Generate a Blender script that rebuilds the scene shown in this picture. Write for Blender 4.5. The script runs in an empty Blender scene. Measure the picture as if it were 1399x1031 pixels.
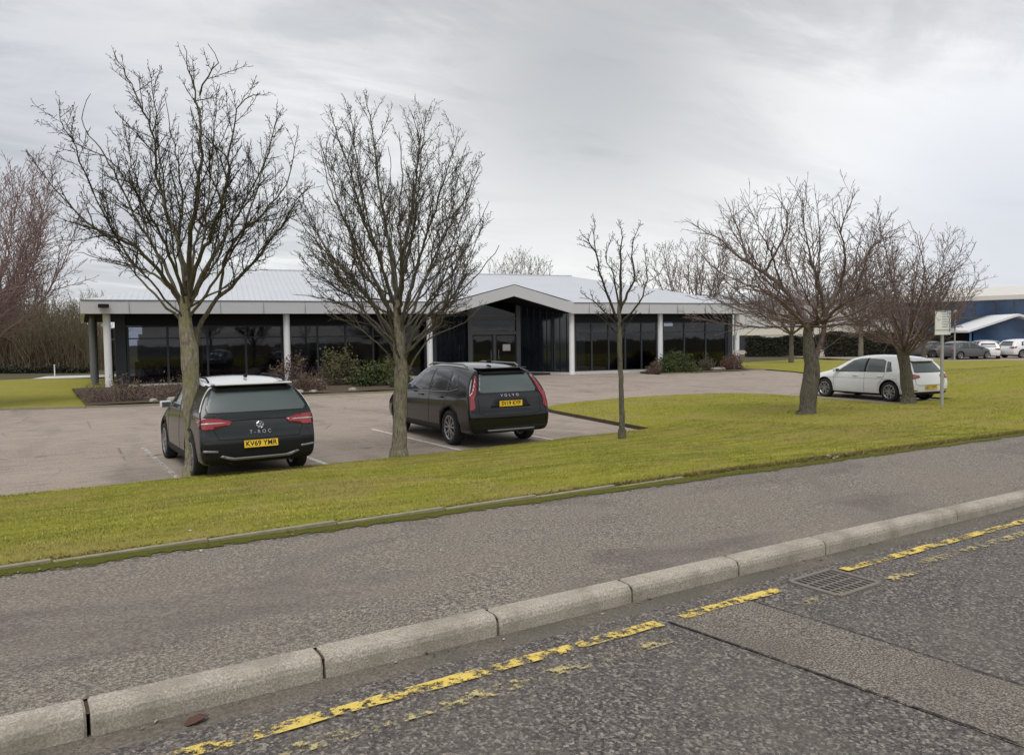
import bpy, bmesh, math, random
import numpy as np
from mathutils import Vector, Matrix
from mathutils.bvhtree import BVHTree
from mathutils.geometry import delaunay_2d_cdt

SC = bpy.context.scene
COL = SC.collection
rad = math.radians
R = random.Random(7)

# ------------------------------------------------------------------ camera
CAM = Vector((-0.23, -3.23, 2.15))
cr = Vector((0.83119, -0.55584, -0.01298)); cu = Vector((0.03828, 0.03391, 0.99869)); cb = Vector((-0.55467, -0.8306, 0.04946))
FWD = Vector((0.55537, 0.8316, 0)).normalized()
def at(px, py, dep):
    """world point seen at a photo pixel, dep metres ahead of the camera"""
    d = -cb + (px - 699.5) / 1050 * cr - (py - 515.5) / 1050 * cu
    return CAM + d * (dep / d.dot(FWD))
cam = bpy.data.cameras.new('camera'); co = bpy.data.objects.new('camera', cam); COL.objects.link(co)
m = Matrix((cr, cu, cb)).transposed().to_4x4(); m.translation = CAM; co.matrix_world = m
cam.sensor_width = 36; cam.lens = 36 * 1050 / 1399; cam.clip_end = 5000; cam.clip_start = 0.05
SC.camera = co

# ------------------------------------------------------------------ materials
class NT:
    def __init__(s, name):
        s.m = bpy.data.materials.new(name); s.m.use_nodes = True
        s.t = s.m.node_tree; s.t.nodes.clear()
        s.out = s.n('ShaderNodeOutputMaterial'); s.b = s.n('ShaderNodeBsdfPrincipled')
        s.t.links.new(s.b.outputs[0], s.out.inputs[0])
        s.pos = s.n('ShaderNodeNewGeometry').outputs['Position']
    def n(s, k, **kw):
        x = s.t.nodes.new(k)
        for a, v in kw.items(): setattr(x, a, v)
        return x
    def l(s, a, b): s.t.links.new(a, b)
    def local(s):
        s.pos = s.n('ShaderNodeTexCoord').outputs['Object']; return s
    def noise(s, scale, detail=4, rough=.55, dist=0, vec=None, sc=None):
        x = s.n('ShaderNodeTexNoise'); x.inputs['Scale'].default_value = scale; x.inputs['Detail'].default_value = detail
        x.inputs['Roughness'].default_value = rough; x.inputs['Distortion'].default_value = dist
        v = vec or s.pos
        if sc:
            mp = s.n('ShaderNodeMapping'); mp.inputs['Scale'].default_value = sc; s.l(v, mp.inputs[0]); v = mp.outputs[0]
        s.l(v, x.inputs['Vector']); return x.outputs[0]
    def vor(s, scale, out='Color', feature='F1', sc=None):
        x = s.n('ShaderNodeTexVoronoi', feature=feature); x.inputs['Scale'].default_value = scale
        v = s.pos
        if sc:
            mp = s.n('ShaderNodeMapping'); mp.inputs['Scale'].default_value = sc; s.l(v, mp.inputs[0]); v = mp.outputs[0]
        s.l(v, x.inputs['Vector']); return x.outputs[out]
    def ramp(s, f, stops):
        x = s.n('ShaderNodeValToRGB'); e = x.color_ramp.elements
        while len(e) < len(stops): e.new(.5)
        for q, (p, c) in zip(e, stops):
            q.position = p; q.color = (*c, 1) if isinstance(c, (tuple, list)) else (c, c, c, 1)
        s.l(f, x.inputs[0]); return x.outputs[0]
    def mix(s, f, a, b, mode='MIX'):
        x = s.n('ShaderNodeMix', data_type='RGBA', blend_type=mode)
        for i, v in ((0, f), (6, a), (7, b)):
            if hasattr(v, 'is_output'): s.l(v, x.inputs[i])
            elif i == 0: x.inputs[0].default_value = v
            else: x.inputs[i].default_value = (*v, 1) if isinstance(v, (tuple, list)) else (v, v, v, 1)
        return x.outputs[2]
    def math(s, op, a, b=0.0):
        x = s.n('ShaderNodeMath', operation=op)
        for i, v in ((0, a), (1, b)):
            if hasattr(v, 'is_output'): s.l(v, x.inputs[i])
            else: x.inputs[i].default_value = v
        return x.outputs[0]
    def bump(s, h, strength=.3, dist=.01):
        x = s.n('ShaderNodeBump'); x.inputs['Strength'].default_value = strength; x.inputs['Distance'].default_value = dist
        s.l(h, x.inputs['Height']); s.l(x.outputs[0], s.b.inputs['Normal'])
    def fin(s, col=None, rough=.6, metal=0, spec=.5, coat=0):
        if col is not None:
            if hasattr(col, 'is_output'): s.l(col, s.b.inputs['Base Color'])
            else: s.b.inputs['Base Color'].default_value = (*col, 1)
        if hasattr(rough, 'is_output'): s.l(rough, s.b.inputs['Roughness'])
        else: s.b.inputs['Roughness'].default_value = rough
        s.b.inputs['Metallic'].default_value = metal; s.b.inputs['Specular IOR Level'].default_value = spec
        s.b.inputs['Coat Weight'].default_value = coat; s.b.inputs['Coat Roughness'].default_value = .04
        return s.m

def flat(name, col, rough=.6, metal=0, spec=.5, coat=0, var=.08, sc=8):
    n = NT(name).local(); f = n.noise(sc, 5)
    c = n.mix(f, tuple(x * (1 - var) for x in col), tuple(min(1, x * (1 + var)) for x in col))
    return n.fin(c, rough, metal, spec, coat)

M = {}
# road: coarse worn chippings
n = NT('road_asphalt')
c1 = n.ramp(n.vor(80, 'Color'), [(.15, (.022, .019, .021)), (.42, (.062, .053, .054)), (.66, (.145, .128, .113)), (.88, (.43, .39, .33))])
c2 = n.ramp(n.noise(58, 6, .85), [(.38, (.020, .018, .019)), (.50, (.088, .077, .073)), (.64, (.34, .305, .26))])
c = n.mix(.5, c1, c2)
c = n.mix(n.ramp(n.noise(1.3, 5, .6), [(.45, 0), (.7, .4)]), c, (.16, .14, .12))
c = n.mix(n.ramp(n.noise(3.5, 4, .6, .6), [(.56, 0), (.72, .4)]), c, (.075, .085, .066))
n.bump(n.mix(.5, n.vor(80, 'Distance'), n.noise(58, 5, .7)), .8, .014)
M['road'] = n.fin(c, .85, spec=.3)
# gutter channel dust strip on the road beside the kerb
n = NT('road_dust')
c = n.mix(n.ramp(n.noise(60, 6, .85), [(.35, 0), (.65, 1)]), (.055, .048, .043), (.23, .20, .165))
c = n.mix(n.ramp(n.noise(2.2, 5, .65), [(.4, 0), (.6, .6)]), c, (.085, .085, .068))
n.bump(n.noise(60, 5, .7), .5, .012); M['gutter'] = n.fin(c, .9, spec=.2)
# trench patch
n = NT('patch_asphalt')
c = n.ramp(n.noise(95, 5, .75), [(.41, (.050, .044, .039)), (.5, (.140, .124, .105)), (.60, (.33, .295, .25))])
c = n.mix(n.ramp(n.noise(1.7, 5, .6), [(.4, 0), (.65, .45)]), c, (.095, .085, .073))
n.bump(n.noise(90, 4, .7), .45, .008); M['patch'] = n.fin(c, .88, spec=.2)

# footway
n = NT('footway_asphalt')
c1 = n.ramp(n.vor(115, 'Color'), [(.15, (.065, .057, .054)), (.5, (.150, .132, .115)), (.85, (.38, .335, .28))])
c2 = n.ramp(n.noise(58, 6, .9), [(.44, (.040, .035, .033)), (.505, (.150, .130, .112)), (.57, (.40, .36, .30))])
c = n.mix(.8, c1, c2)
c = n.mix(n.ramp(n.noise(.7, 6, .65, .5, sc=(.6, 1.5, 1)), [(.38, .0), (.62, .45)]), c, (.205, .175, .145))
c = n.mix(n.ramp(n.noise(1.1, 5, .6, .8, sc=(.5, 1.3, 1)), [(.5, 0), (.68, .5)]), c, (.082, .071, .068))
n.bump(n.noise(90, 5, .75), .5, .01); M['footway'] = n.fin(c, .88, spec=.25)
# car park
n = NT('carpark_asphalt')
c = n.ramp(n.noise(30, 6, .75), [(.38, (.17, .135, .112)), (.5, (.285, .235, .195)), (.64, (.43, .36, .30))])
c = n.mix(n.ramp(n.noise(.28, 6, .65, .6, sc=(.7, 1.4, 1)), [(.4, 0), (.6, .5)]), c, (.34, .29, .24))
c = n.mix(n.ramp(n.noise(3.2, 6, .8, .4, sc=(.35, 1.8, 1)), [(.5, 0), (.62, .55)]), c, (.15, .13, .115))
c = n.mix(n.ramp(n.noise(1.1, 3, .5), [(.66, 0), (.72, .6)]), c, (.07, .062, .058))
c = n.mix(n.ramp(n.noise(.6, 5, .6, .8, sc=(1.4, .5, 1)), [(.52, 0), (.7, .5)]), c, (.125, .108, .1))
vc = n.vor(.55, 'Distance', 'DISTANCE_TO_EDGE'); c = n.mix(n.math('MULTIPLY', n.ramp(vc, [(.0, 1), (.012, 0)]), n.ramp(n.noise(.4, 3), [(.48, 0), (.6, .7)])), c, (.07, .06, .055))
n.bump(n.noise(40, 5, .7), .4, .01); M['carpark'] = n.fin(c, .85, spec=.25)
# kerb concrete
n = NT('kerb_concrete')
c = n.ramp(n.noise(95, 6, .85), [(.39, (.215, .19, .155)), (.5, (.345, .31, .26)), (.62, (.52, .475, .405))])
c = n.mix(n.ramp(n.noise(3, 5, .6), [(.45, 0), (.62, .55)]), c, (.175, .16, .122))
c = n.mix(n.ramp(n.noise(7, 4, .6), [(.55, 0), (.7, .45)]), c, (.36, .33, .28))
n.bump(n.noise(70, 5, .7), .5, .008); M['kerb'] = n.fin(c, .9, spec=.2)
n = NT('edging_concrete')
c = n.mix(n.noise(14, 5, .7), (.13, .12, .07), (.36, .33, .24)); M['edging'] = n.fin(c, .9, spec=.2)
# grass
n = NT('lawn_grass')
c = n.mix(n.noise(22, 6, .75), (.12, .13, .014), (.32, .30, .045))
c = n.mix(n.ramp(n.noise(.55, 5, .65, .6), [(.45, 0), (.6, .6)]), c, (.27, .215, .075))
c = n.mix(n.ramp(n.noise(3.1, 5, .7), [(.52, 0), (.72, .7)]), c, (.13, .135, .018))
n.bump(n.noise(35, 5, .8), .6, .02); M['lawn'] = n.fin(c, .95, spec=.1)
n = NT('grass_blades')
c = n.mix(n.ramp(n.noise(.8, 4, .6, .4), [(.4, 0), (.6, 1)]), (.215, .235, .028), (.36, .325, .065))
c = n.mix(n.ramp(n.noise(55, 2, .6), [(.4, 0), (.6, .8)]), c, (.54, .50, .13))
c = n.mix(n.ramp(n.noise(2.4, 6, .75, .6, sc=(.4, 2.4, 1)), [(.47, 0), (.56, .8)]), c, (.125, .14, .018))
c = n.mix(n.ramp(n.noise(.55, 5, .65, .6), [(.47, 0), (.6, .65)]), c, (.33, .255, .11))
c = n.mix(n.ramp(n.noise(1.3, 5, .7, .5, sc=(.6, 1.4, 1)), [(.50, 0), (.60, .55)]), c, (.155, .20, .030))
c = n.mix(n.ramp(n.noise(8, 5, .8), [(.53, 0), (.62, .6)]), c, (.115, .11, .03))
c = n.mix(n.ramp(n.noise(1.7, 6, .7, .4), [(.56, 0), (.68, .6)]), c, (.42, .30, .12))
n.b.inputs['Subsurface Weight'].default_value = 0
M['blade'] = n.fin(c, .7, spec=.2)
n = NT('moss'); c = n.mix(n.noise(60, 5, .75), (.055, .062, .012), (.17, .17, .03)); n.bump(n.noise(60, 5, .8), .9, .02)
sy_ = n.n('ShaderNodeSeparateXYZ'); n.l(n.pos, sy_.inputs[0]); al = n.ramp(n.math('ADD', n.math('ADD', n.noise(16, 6, .8), n.math('MULTIPLY', n.noise(1.4, 3, .6), .4)), n.math('MULTIPLY', n.math('SUBTRACT', sy_.outputs[1], 2.08), 2.2)), [(.66, 0), (.74, 1)])
M['moss'] = n.fin(c, .95, spec=.1); tr = n.n('ShaderNodeBsdfTransparent'); mx = n.n('ShaderNodeMixShader')
n.l(al, mx.inputs[0]); n.l(tr.outputs[0], mx.inputs[1]); n.l(n.b.outputs[0], mx.inputs[2]); n.l(mx.outputs[0], n.out.inputs[0])
n = NT('field_ground'); c = n.mix(n.noise(.6, 5, .6), (.06, .055, .035), (.10, .09, .05)); M['field'] = n.fin(c, .95, spec=.1)
n = NT('bed_soil'); c = n.mix(n.noise(9, 6, .75), (.045, .032, .024), (.15, .115, .085)); n.bump(n.noise(12, 5, .8), 1, .06); M['soil'] = n.fin(c, .95, spec=.1)
# worn paint
def worn(name, col, lo, hi, scale=14):
    n = NT(name); c = n.mix(n.noise(40, 4, .7), tuple(x * .75 for x in col), col); M_ = n.fin(c, .75, spec=.3)
    f = n.math('ADD', n.math('MULTIPLY', n.noise(scale, 7, .82), .8), n.math('MULTIPLY', n.noise(2.6, 4, .6, sc=(1, 1.6, 1)), .2))
    al = n.ramp(f, [(lo, 0), (hi, 1)]); tr = n.n('ShaderNodeBsdfTransparent'); mx = n.n('ShaderNodeMixShader')
    n.l(al, mx.inputs[0]); n.l(tr.outputs[0], mx.inputs[1]); n.l(n.b.outputs[0], mx.inputs[2]); n.l(mx.outputs[0], n.out.inputs[0])
    return M_
M['yellow'] = worn('yellow_paint', (.72, .54, .13), .468, .52, 14)
M['yellow2'] = worn('worn_yellow_paint', (.52, .43, .20), .515, .57, 13)
M['tar'] = worn('tar_joint', (.035, .032, .031), .42, .50, 20)
M['whitepaint'] = worn('white_bay_paint', (.68, .66, .62), .42, .48)
# bark
def bark(name, a, b, g, amt):
    n = NT(name); f = n.noise(26, 6, .75, sc=(1, 1, .35)); c = n.ramp(f, [(.35, a), (.62, b)])
    c = n.mix(n.ramp(n.noise(5, 5, .65), [(.45, 0), (.6, amt)]), c, g)
    n.bump(n.noise(38, 5, .8, sc=(1, 1, .3)), .9, .03); return n.fin(c, .92, spec=.15)
M['bark'] = bark('lichen_bark', (.10, .085, .066), (.38, .33, .26), (.24, .245, .11), .65)
M['bark_grey'] = bark('mottled_bark', (.085, .072, .058), (.34, .30, .24), (.19, .19, .10), .5)
M['bark_dark'] = bark('cherry_bark', (.050, .043, .040), (.185, .165, .145), (.15, .155, .07), .45)
M['limb_bark'] = bark('limb_bark', (.050, .042, .032), (.15, .125, .09), (.12, .125, .05), .6)
M['twig'] = bark('dark_twig', (.030, .024, .020), (.085, .068, .052), (.075, .075, .035), .4)
M['twig_grey'] = bark('grey_brown_twig', (.060, .050, .042), (.15, .125, .10), (.11, .11, .06), .4)
M['twig_red'] = bark('red_brown_twig', (.12, .088, .080), (.27, .205, .19), (.09, .07, .05), .3)
M['twig_pink'] = bark('pinkish_twig', (.20, .135, .13), (.36, .26, .25), (.14, .12, .09), .3)
M['twig_far'] = bark('wood_twig', (.10, .076, .052), (.21, .165, .115), (.12, .125, .06), .4)
def leaf(name, a, b, sc=12):
    n = NT(name); c = n.mix(n.noise(sc, 5, .7), a, b); return n.fin(c, .7, spec=.25)
M['leaf_green'] = leaf('shrub_green', (.022, .035, .012), (.085, .105, .032))
M['leaf_olive'] = leaf('shrub_olive', (.05, .05, .022), (.13, .125, .055))
M['leaf_brown'] = leaf('shrub_brown', (.075, .048, .036), (.18, .125, .092))
M['leaf_red'] = leaf('shrub_red', (.09, .040, .03), (.20, .10, .075))
M['hedge'] = leaf('hedge_dark', (.014, .016, .011), (.045, .044, .028))
# buildings
M['fascia'] = flat('fascia_metal', (.54, .55, .57), .5, var=.06, sc=1.5)
n = NT('roof_metal').local(); w = n.n('ShaderNodeTexWave', bands_direction='X'); w.inputs['Scale'].default_value = 1.15; w.inputs['Distortion'].default_value = 0
n.l(n.pos, w.inputs['Vector'])
c = n.mix(n.ramp(w.outputs[1], [(.0, 1), (.05, 0)]), n.mix(n.noise(.7, 5, .6), (.43, .45, .485), (.52, .54, .575)), (.34, .35, .375)); M['roof'] = n.fin(c, .5, spec=.4)
M['white'] = flat('white_column_paint', (.70, .71, .72), .5)
M['plinth'] = flat('plinth_concrete', (.48, .47, .44), .8, var=.15, sc=4)
M['frame'] = flat('grey_window_frame', (.030, .033, .042), .5, spec=.3)
M['frame_light'] = flat('pale_window_frame', (.115, .12, .13), .5)
M['slate'] = flat('dark_cladding', (.007, .008, .010), .6, spec=.2, var=.25, sc=5)
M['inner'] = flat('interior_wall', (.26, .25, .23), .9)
M['blind'] = flat('window_blind', (.62, .60, .50), .9)
M['blueblind'] = flat('blue_interior', (.07, .10, .17), .8)
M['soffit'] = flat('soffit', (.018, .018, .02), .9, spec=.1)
def glass(name, tint, gl=.9):
    n = NT(name); tr = n.n('ShaderNodeBsdfTransparent'); tr.inputs[0].default_value = (*tint, 1)
    g = n.n('ShaderNodeBsdfGlossy'); g.inputs['Roughness'].default_value = .02; g.inputs[0].default_value = (gl, gl, gl, 1)
    nz = n.n('ShaderNodeBump'); nz.inputs['Strength'].default_value = .05; nz.inputs['Distance'].default_value = .05; n.l(n.noise(.8, 2), nz.inputs['Height']); n.l(nz.outputs[0], g.inputs['Normal'])
    f = n.n('ShaderNodeFresnel'); f.inputs[0].default_value = 1.5; mx = n.n('ShaderNodeMixShader')
    n.l(f.outputs[0], mx.inputs[0]); n.l(tr.outputs[0], mx.inputs[1]); n.l(g.outputs[0], mx.inputs[2]); n.l(mx.outputs[0], n.out.inputs[0])
    return n.m
M['glass'] = glass('tinted_glazing', (.42, .45, .52))
M['darkglass'] = flat('dark_side_glazing', (.014, .018, .026), .06, spec=.7, var=.5, sc=.8)
M['blueglass'] = flat('blue_glazing', (.045, .095, .20), .12, spec=.8, var=.8, sc=.5)
M['bluepanel'] = flat('blue_panel', (.05, .16, .33), .4, var=.3, sc=.7)
M['warehouse'] = flat('warehouse_cladding', (.50, .50, .47), .7, var=.05, sc=.3)
M['cream'] = flat('cream_band', (.60, .57, .47), .7)
M['farroof'] = flat('far_roof_sheet', (.56, .54, .50), .7, var=.08, sc=.5)
M['steel'] = flat('galvanised_steel', (.36, .36, .35), .5, metal=.3)
M['sign'] = flat('sign_face', (.72, .73, .70), .5)
M['signgrey'] = flat('sign_lettering', (.27, .28, .28), .6)
M['signtext'] = flat('sign_text', (.42, .43, .42), .6)
M['iron'] = flat('cast_iron', (.20, .175, .155), .75, metal=.3, var=.3, sc=20)
M['black'] = flat('black_void', (.008, .008, .008), .9)
M['stone'] = flat('pale_stone', (.26, .24, .22), .85, var=.3, sc=6)
M['leafbrown'] = flat('dead_leaf', (.075, .035, .022), .8, var=.3, sc=30)
# cars
def paint(name, col, rough=.25, spec=.5, coat=1, metal=0): return flat(name, col, rough, metal=metal, spec=spec, coat=coat, var=.03, sc=3)
M['p_grey'] = paint('dark_grey_paint', (.011, .0145, .016), .22, .35, .4)
M['p_mid'] = paint('mid_grey_paint', (.085, .09, .095), .35, .4, .3)
M['p_black'] = paint('blue_black_paint', (.004, .0045, .008), .16, .35, .4)
M['p_white'] = paint('white_paint', (.72, .73, .74), .3)
M['p_silver'] = paint('silver_paint', (.38, .39, .41), .3, metal=.4)
M['p_blue'] = paint('dark_blue_paint', (.02, .035, .08), .3)
M['p_redcar'] = paint('red_paint', (.28, .03, .03), .3)
M['plastic'] = flat('black_plastic', (.009, .009, .010), .6, spec=.25, sc=30)
M['plasticgrey'] = flat('grey_trim', (.20, .20, .22), .4, metal=.3)
M['chrome'] = flat('chrome', (.62, .62, .64), .15, metal=1)
M['tyre'] = flat('tyre_rubber', (.016, .016, .016), .85, sc=30)
M['rim'] = flat('alloy', (.34, .34, .36), .3, metal=.8)
M['rimdark'] = flat('alloy_dark', (.03, .03, .032), .5)
M['lens'] = flat('red_lens', (.25, .010, .018), .12, coat=1, var=.3, sc=14)
M['lensdark'] = flat('dark_red_lens', (.10, .006, .012), .12, coat=1)
M['lensclear'] = flat('clear_lens', (.55, .5, .5), .1, coat=1)
M['plate'] = flat('yellow_plate', (.78, .50, .02), .45, var=.03)
M['ink'] = flat('plate_ink', (.012, .012, .012), .6)
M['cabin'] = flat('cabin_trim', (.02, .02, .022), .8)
n = NT('car_glass'); M['cglass'] = n.fin((.028, .033, .036), .05, spec=.7)
n = NT('car_glass_sky_tint'); M['cglass2'] = n.fin((.085, .105, .107), .2, spec=.6)  # paler base colour paints reflected sky into rear windows and mirrors
n = NT('white_car_glass'); M['cglass3'] = n.fin((.055, .065, .065), .06, spec=.8)

# ------------------------------------------------------------------ mesh helpers
def tag(o, label=None, cat=None, group=None, kind=None):
    if label: o['label'] = label
    if cat: o['category'] = cat
    if group: o['group'] = group
    if kind: o['kind'] = kind
    return o
def empty(name, loc=(0, 0, 0), rz=0, label=None, cat=None, group=None):
    o = bpy.data.objects.new(name, None); COL.objects.link(o); o.location = loc; o.rotation_euler = (0, 0, rz)
    return tag(o, label, cat, group)
class MB:
    def __init__(s): s.v = []; s.f = []; s.mi = []
    def add(s, vs, fs, mi=0):
        o = len(s.v); s.v += [tuple(x) for x in vs]; s.f += [tuple(i + o for i in f) for f in fs]; s.mi += [mi] * len(fs); return s
    def box(s, a, b, mi=0, mat=None):
        (x0, y0, z0), (x1, y1, z1) = a, b
        vs = [(x0, y0, z0), (x1, y0, z0), (x1, y1, z0), (x0, y1, z0), (x0, y0, z1), (x1, y0, z1), (x1, y1, z1), (x0, y1, z1)]
        if mat: vs = [tuple(mat @ Vector(q)) for q in vs]
        return s.add(vs, [(0, 3, 2, 1), (4, 5, 6, 7), (0, 1, 5, 4), (1, 2, 6, 5), (2, 3, 7, 6), (3, 0, 4, 7)], mi)
    def tube(s, pts, rs, k=8, mi=0, cap=True):
        pts = [Vector(p) for p in pts]
        if not hasattr(rs, '__len__'): rs = [rs] * len(pts)
        o = len(s.v); nrm = None
        for i, p in enumerate(pts):
            t = (pts[min(i + 1, len(pts) - 1)] - pts[max(i - 1, 0)]).normalized()
            if nrm is None: nrm = t.orthogonal().normalized()
            nrm = (nrm - t * nrm.dot(t)); nrm = nrm.normalized() if nrm.length > 1e-6 else t.orthogonal().normalized()
            bi = t.cross(nrm)
            for j in range(k):
                a = 2 * math.pi * j / k; s.v.append(tuple(p + (nrm * math.cos(a) + bi * math.sin(a)) * rs[i]))
        for i in range(len(pts) - 1):
            for j in range(k):
                a = o + i * k + j; b = o + i * k + (j + 1) % k; s.f.append((a, b, b + k, a + k)); s.mi.append(mi)
        if cap:
            s.f.append(tuple(o + j for j in range(k))[::-1]); s.f.append(tuple(o + (len(pts) - 1) * k + j for j in range(k))); s.mi += [mi, mi]
        return s
    def lathe(s, prof, k=24, axis='y', c=(0, 0, 0), mi=0):
        o = len(s.v)
        for (r_, h) in prof:
            for j in range(k):
                a = 2 * math.pi * j / k
                s.v.append((c[0] + r_ * math.cos(a), c[1] + h, c[2] + r_ * math.sin(a)) if axis == 'y' else (c[0] + r_ * math.cos(a), c[1] + r_ * math.sin(a), c[2] + h))
        for i in range(len(prof) - 1):
            for j in range(k):
                a = o + i * k + j; b = o + i * k + (j + 1) % k; s.f.append((a, b, b + k, a + k)); s.mi.append(mi)
        return s
    def build(s, name, mats, parent=None, smooth=False, bevel=0):
        me = bpy.data.meshes.new(name); me.from_pydata(s.v, [], s.f)
        for q in (mats if isinstance(mats, (list, tuple)) else [mats]): me.materials.append(q)
        me.polygons.foreach_set('material_index', s.mi)
        if smooth: me.polygons.foreach_set('use_smooth', [True] * len(s.f))
        me.update(); bm = bmesh.new(); bm.from_mesh(me); bmesh.ops.recalc_face_normals(bm, faces=bm.faces)
        if bevel: bmesh.ops.bevel(bm, geom=list(bm.edges), offset=bevel, segments=2, affect='EDGES', profile=.6)
        bm.to_mesh(me); bm.free()
        o = bpy.data.objects.new(name, me); COL.objects.link(o); o.parent = parent
        return o
def from_np(name, v, f, mat, parent=None, smooth=False):
    me = bpy.data.meshes.new(name); k = f.shape[1]
    me.vertices.add(len(v)); me.vertices.foreach_set('co', np.asarray(v, dtype=np.float32).ravel())
    me.loops.add(f.size); me.loops.foreach_set('vertex_index', f.astype(np.int32).ravel())
    me.polygons.add(len(f)); me.polygons.foreach_set('loop_start', (np.arange(len(f)) * k).astype(np.int32))
    try: me.polygons.foreach_set('loop_total', np.full(len(f), k, dtype=np.int32))
    except Exception: pass
    if smooth: me.polygons.foreach_set('use_smooth', np.ones(len(f), dtype=bool))
    me.materials.append(mat); me.update(calc_edges=True); me.validate()
    o = bpy.data.objects.new(name, me); COL.objects.link(o); o.parent = parent; return o
def struct(o): o['kind'] = 'structure'; return o

# ------------------------------------------------------------------ ground levels
def zpav(x):            # footway level along the kerb: falls gently to the right
    x = max(x, -14.); a = .783 - .0168 * min(x, 24)
    if x > 24: a = .38 - (.38 - .14) * min((x - 24) / 40, 1)
    return a
YE = 9.45               # rear edge of the bays
CP = [(-70, 9.6), (2.5, 9.6), (4.5, 9.42), (8, 9.4), (12.15, 9.7), (12.6, 12), (13.15, 14.7), (13.6, 15.7), (14.7, 16.45), (16.2, 16.8), (18.5, 16.95), (20.6, 16.7),
      (22.4, 15.9), (23.0, 14.4), (22.6, 12), (22.25, 9.85), (25.5, 9.55), (25.8, 13.5), (27.5, 16), (31, 18.3), (36.5, 22.3), (38.6, 25), (40.2, 28.4), (37.8, 28.9), (31.5, 28.9), (32.2, 32.6),
      (20.5, 35.2), (17.4, 33.8), (15.2, 27.4), (13.5, 26.2), (9.5, 26.9), (4.8, 25.9), (2.2, 26.6), (-.2, 27.7), (-70, 40)]
def inpoly(x, y, P):
    c = False; j = len(P) - 1
    for i in range(len(P)):
        if (P[i][1] > y) != (P[j][1] > y) and x < (P[j][0] - P[i][0]) * (y - P[i][1]) / (P[j][1] - P[i][1]) + P[i][0]: c = not c
        j = i
    return c
CPA = np.array(CP)
def dist_poly(x, y):
    p = np.array([x, y]); a = CPA; b = np.roll(CPA, -1, 0); ab = b - a
    t = np.clip(((p - a) * ab).sum(1) / (ab * ab).sum(1), 0, 1); return float(np.sqrt(((a + ab * t[:, None] - p) ** 2).sum(1)).min())
def zlawn(x, y):
    dc = dist_poly(x, y); dg = max(y - 2.12, 0)
    k = dg / (dg + dc + 1e-6); k = k * k * (3 - 2 * k) * .5 + k * .5
    z = (zpav(x) + .035) * (1 - k) + .055 * k
    z += .035 * min(dc, 1) * min(dg * 2, 1) * math.sin(x * .9 + y * .6) * math.sin(y * 1.1 - x * .31)
    if x > 26: z += .55 * math.exp(-((y - 11) / 5) ** 2) * min((x - 26) / 9, 1) * min(dc / 2, 1)
    return z
def sheet(name, poly, zf, step, mat, smooth=True):
    """flat outline filled with a grid of triangles and laid on the level zf"""
    xs = [p[0] for p in poly]; ys = [p[1] for p in poly]
    pts = []; n_ = len(poly)
    for i in range(n_):
        a = Vector(poly[i]); b = Vector(poly[(i + 1) % n_]); k = max(1, int((b - a).length / step))
        pts += [a.lerp(b, j / k) for j in range(k)]
    nb = len(pts); edges = [(i, (i + 1) % nb) for i in range(nb)]
    x = min(xs) + step * .5; row = 0
    while x < max(xs):
        y = min(ys) + step * (.5 if row % 2 else .9)
        while y < max(ys):
            if inpoly(x, y, poly): pts.append(Vector((x, y)))
            y += step
        x += step; row += 1
    v, e, f, *_ = delaunay_2d_cdt(pts, edges, [], 1, 1e-4)
    me = bpy.data.meshes.new(name); me.from_pydata([(p.x, p.y, zf(p.x, p.y)) for p in v], [], [tuple(q) for q in f])
    me.materials.append(mat)
    if smooth: me.polygons.foreach_set('use_smooth', [True] * len(me.polygons))
    me.update()
    bm = bmesh.new(); bm.from_mesh(me)
    for q in bm.faces:
        q.normal_update()
        if q.normal.z < 0: q.normal_flip()
    bm.to_mesh(me); bm.free()
    o = bpy.data.objects.new(name, me); COL.objects.link(o); return struct(o)

b = MB(); b.add([(-900, -900, -.35), (1200, -900, -.35), (1200, 1500, -.35), (-900, 1500, -.35)], [(0, 1, 2, 3)]); struct(b.build('ground', M['field']))
b = MB()                # field level beyond the built plots
b.add([(-400, 40, -.06), (900, 40, -.06), (900, 900, -.06), (-400, 900, -.06)], [(0, 1, 2, 3)]); struct(b.build('far_ground', M['field']))
XS = [-20 + i for i in range(0, 111)]
def ribbon(name, y0, z0, y1, z1, mat, xs=XS):
    b = MB(); vs = []; fs = []
    for x in xs: vs += [(x, y0, zpav(x) + z0), (x, y1, zpav(x) + z1)]
    for i in range(len(xs) - 1): fs.append((2 * i, 2 * i + 2, 2 * i + 3, 2 * i + 1))
    b.add(vs, fs); return struct(b.build(name, mat, smooth=True))
KU = .105
ribbon('road', -9.5, -.02, 0.03, -KU, M['road'])
ribbon('gutter', -.30, -KU - .001, .004, -KU + .004, M['gutter'])
ribbon('pavement', .128, -.004, 2.16, .028, M['footway'])
# kerb: bull-nosed concrete stones with open joints
b = MB()
for i in range(-20, 85):
    x0 = i * .915 + .007; x1 = x0 + .901; jz = R.uniform(-.003, .003); jy = R.uniform(-.003, .003)
    prof = [(0, -KU - .05), (0, -.045), (.006, -.022), (.02, -.006), (.036, 0), (.124, .003), (.124, -.15)]
    vs = []
    for (xx, sh) in ((x0, .008), (x0 + .01, 0), (x1 - .01, 0), (x1, .008)):
        vs += [(xx, y + (sh if y < .05 else -sh * .3) + jy, zpav(xx) + z - (sh if z > -.06 else 0) + jz) for y, z in prof]
    k = len(prof); fs = [tuple(range(k))[::-1], tuple(range(3 * k, 4 * k))]
    for s in range(3): fs += [(s * k + j, s * k + (j + 1) % k, (s + 1) * k + (j + 1) % k, (s + 1) * k + j) for j in range(k)]
    b.add(vs, fs)
struct(b.build('kerb', M['kerb']))
ribbon('kerb_joint_filler', .02, -.02, .122, -.010, M['soil'])
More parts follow.
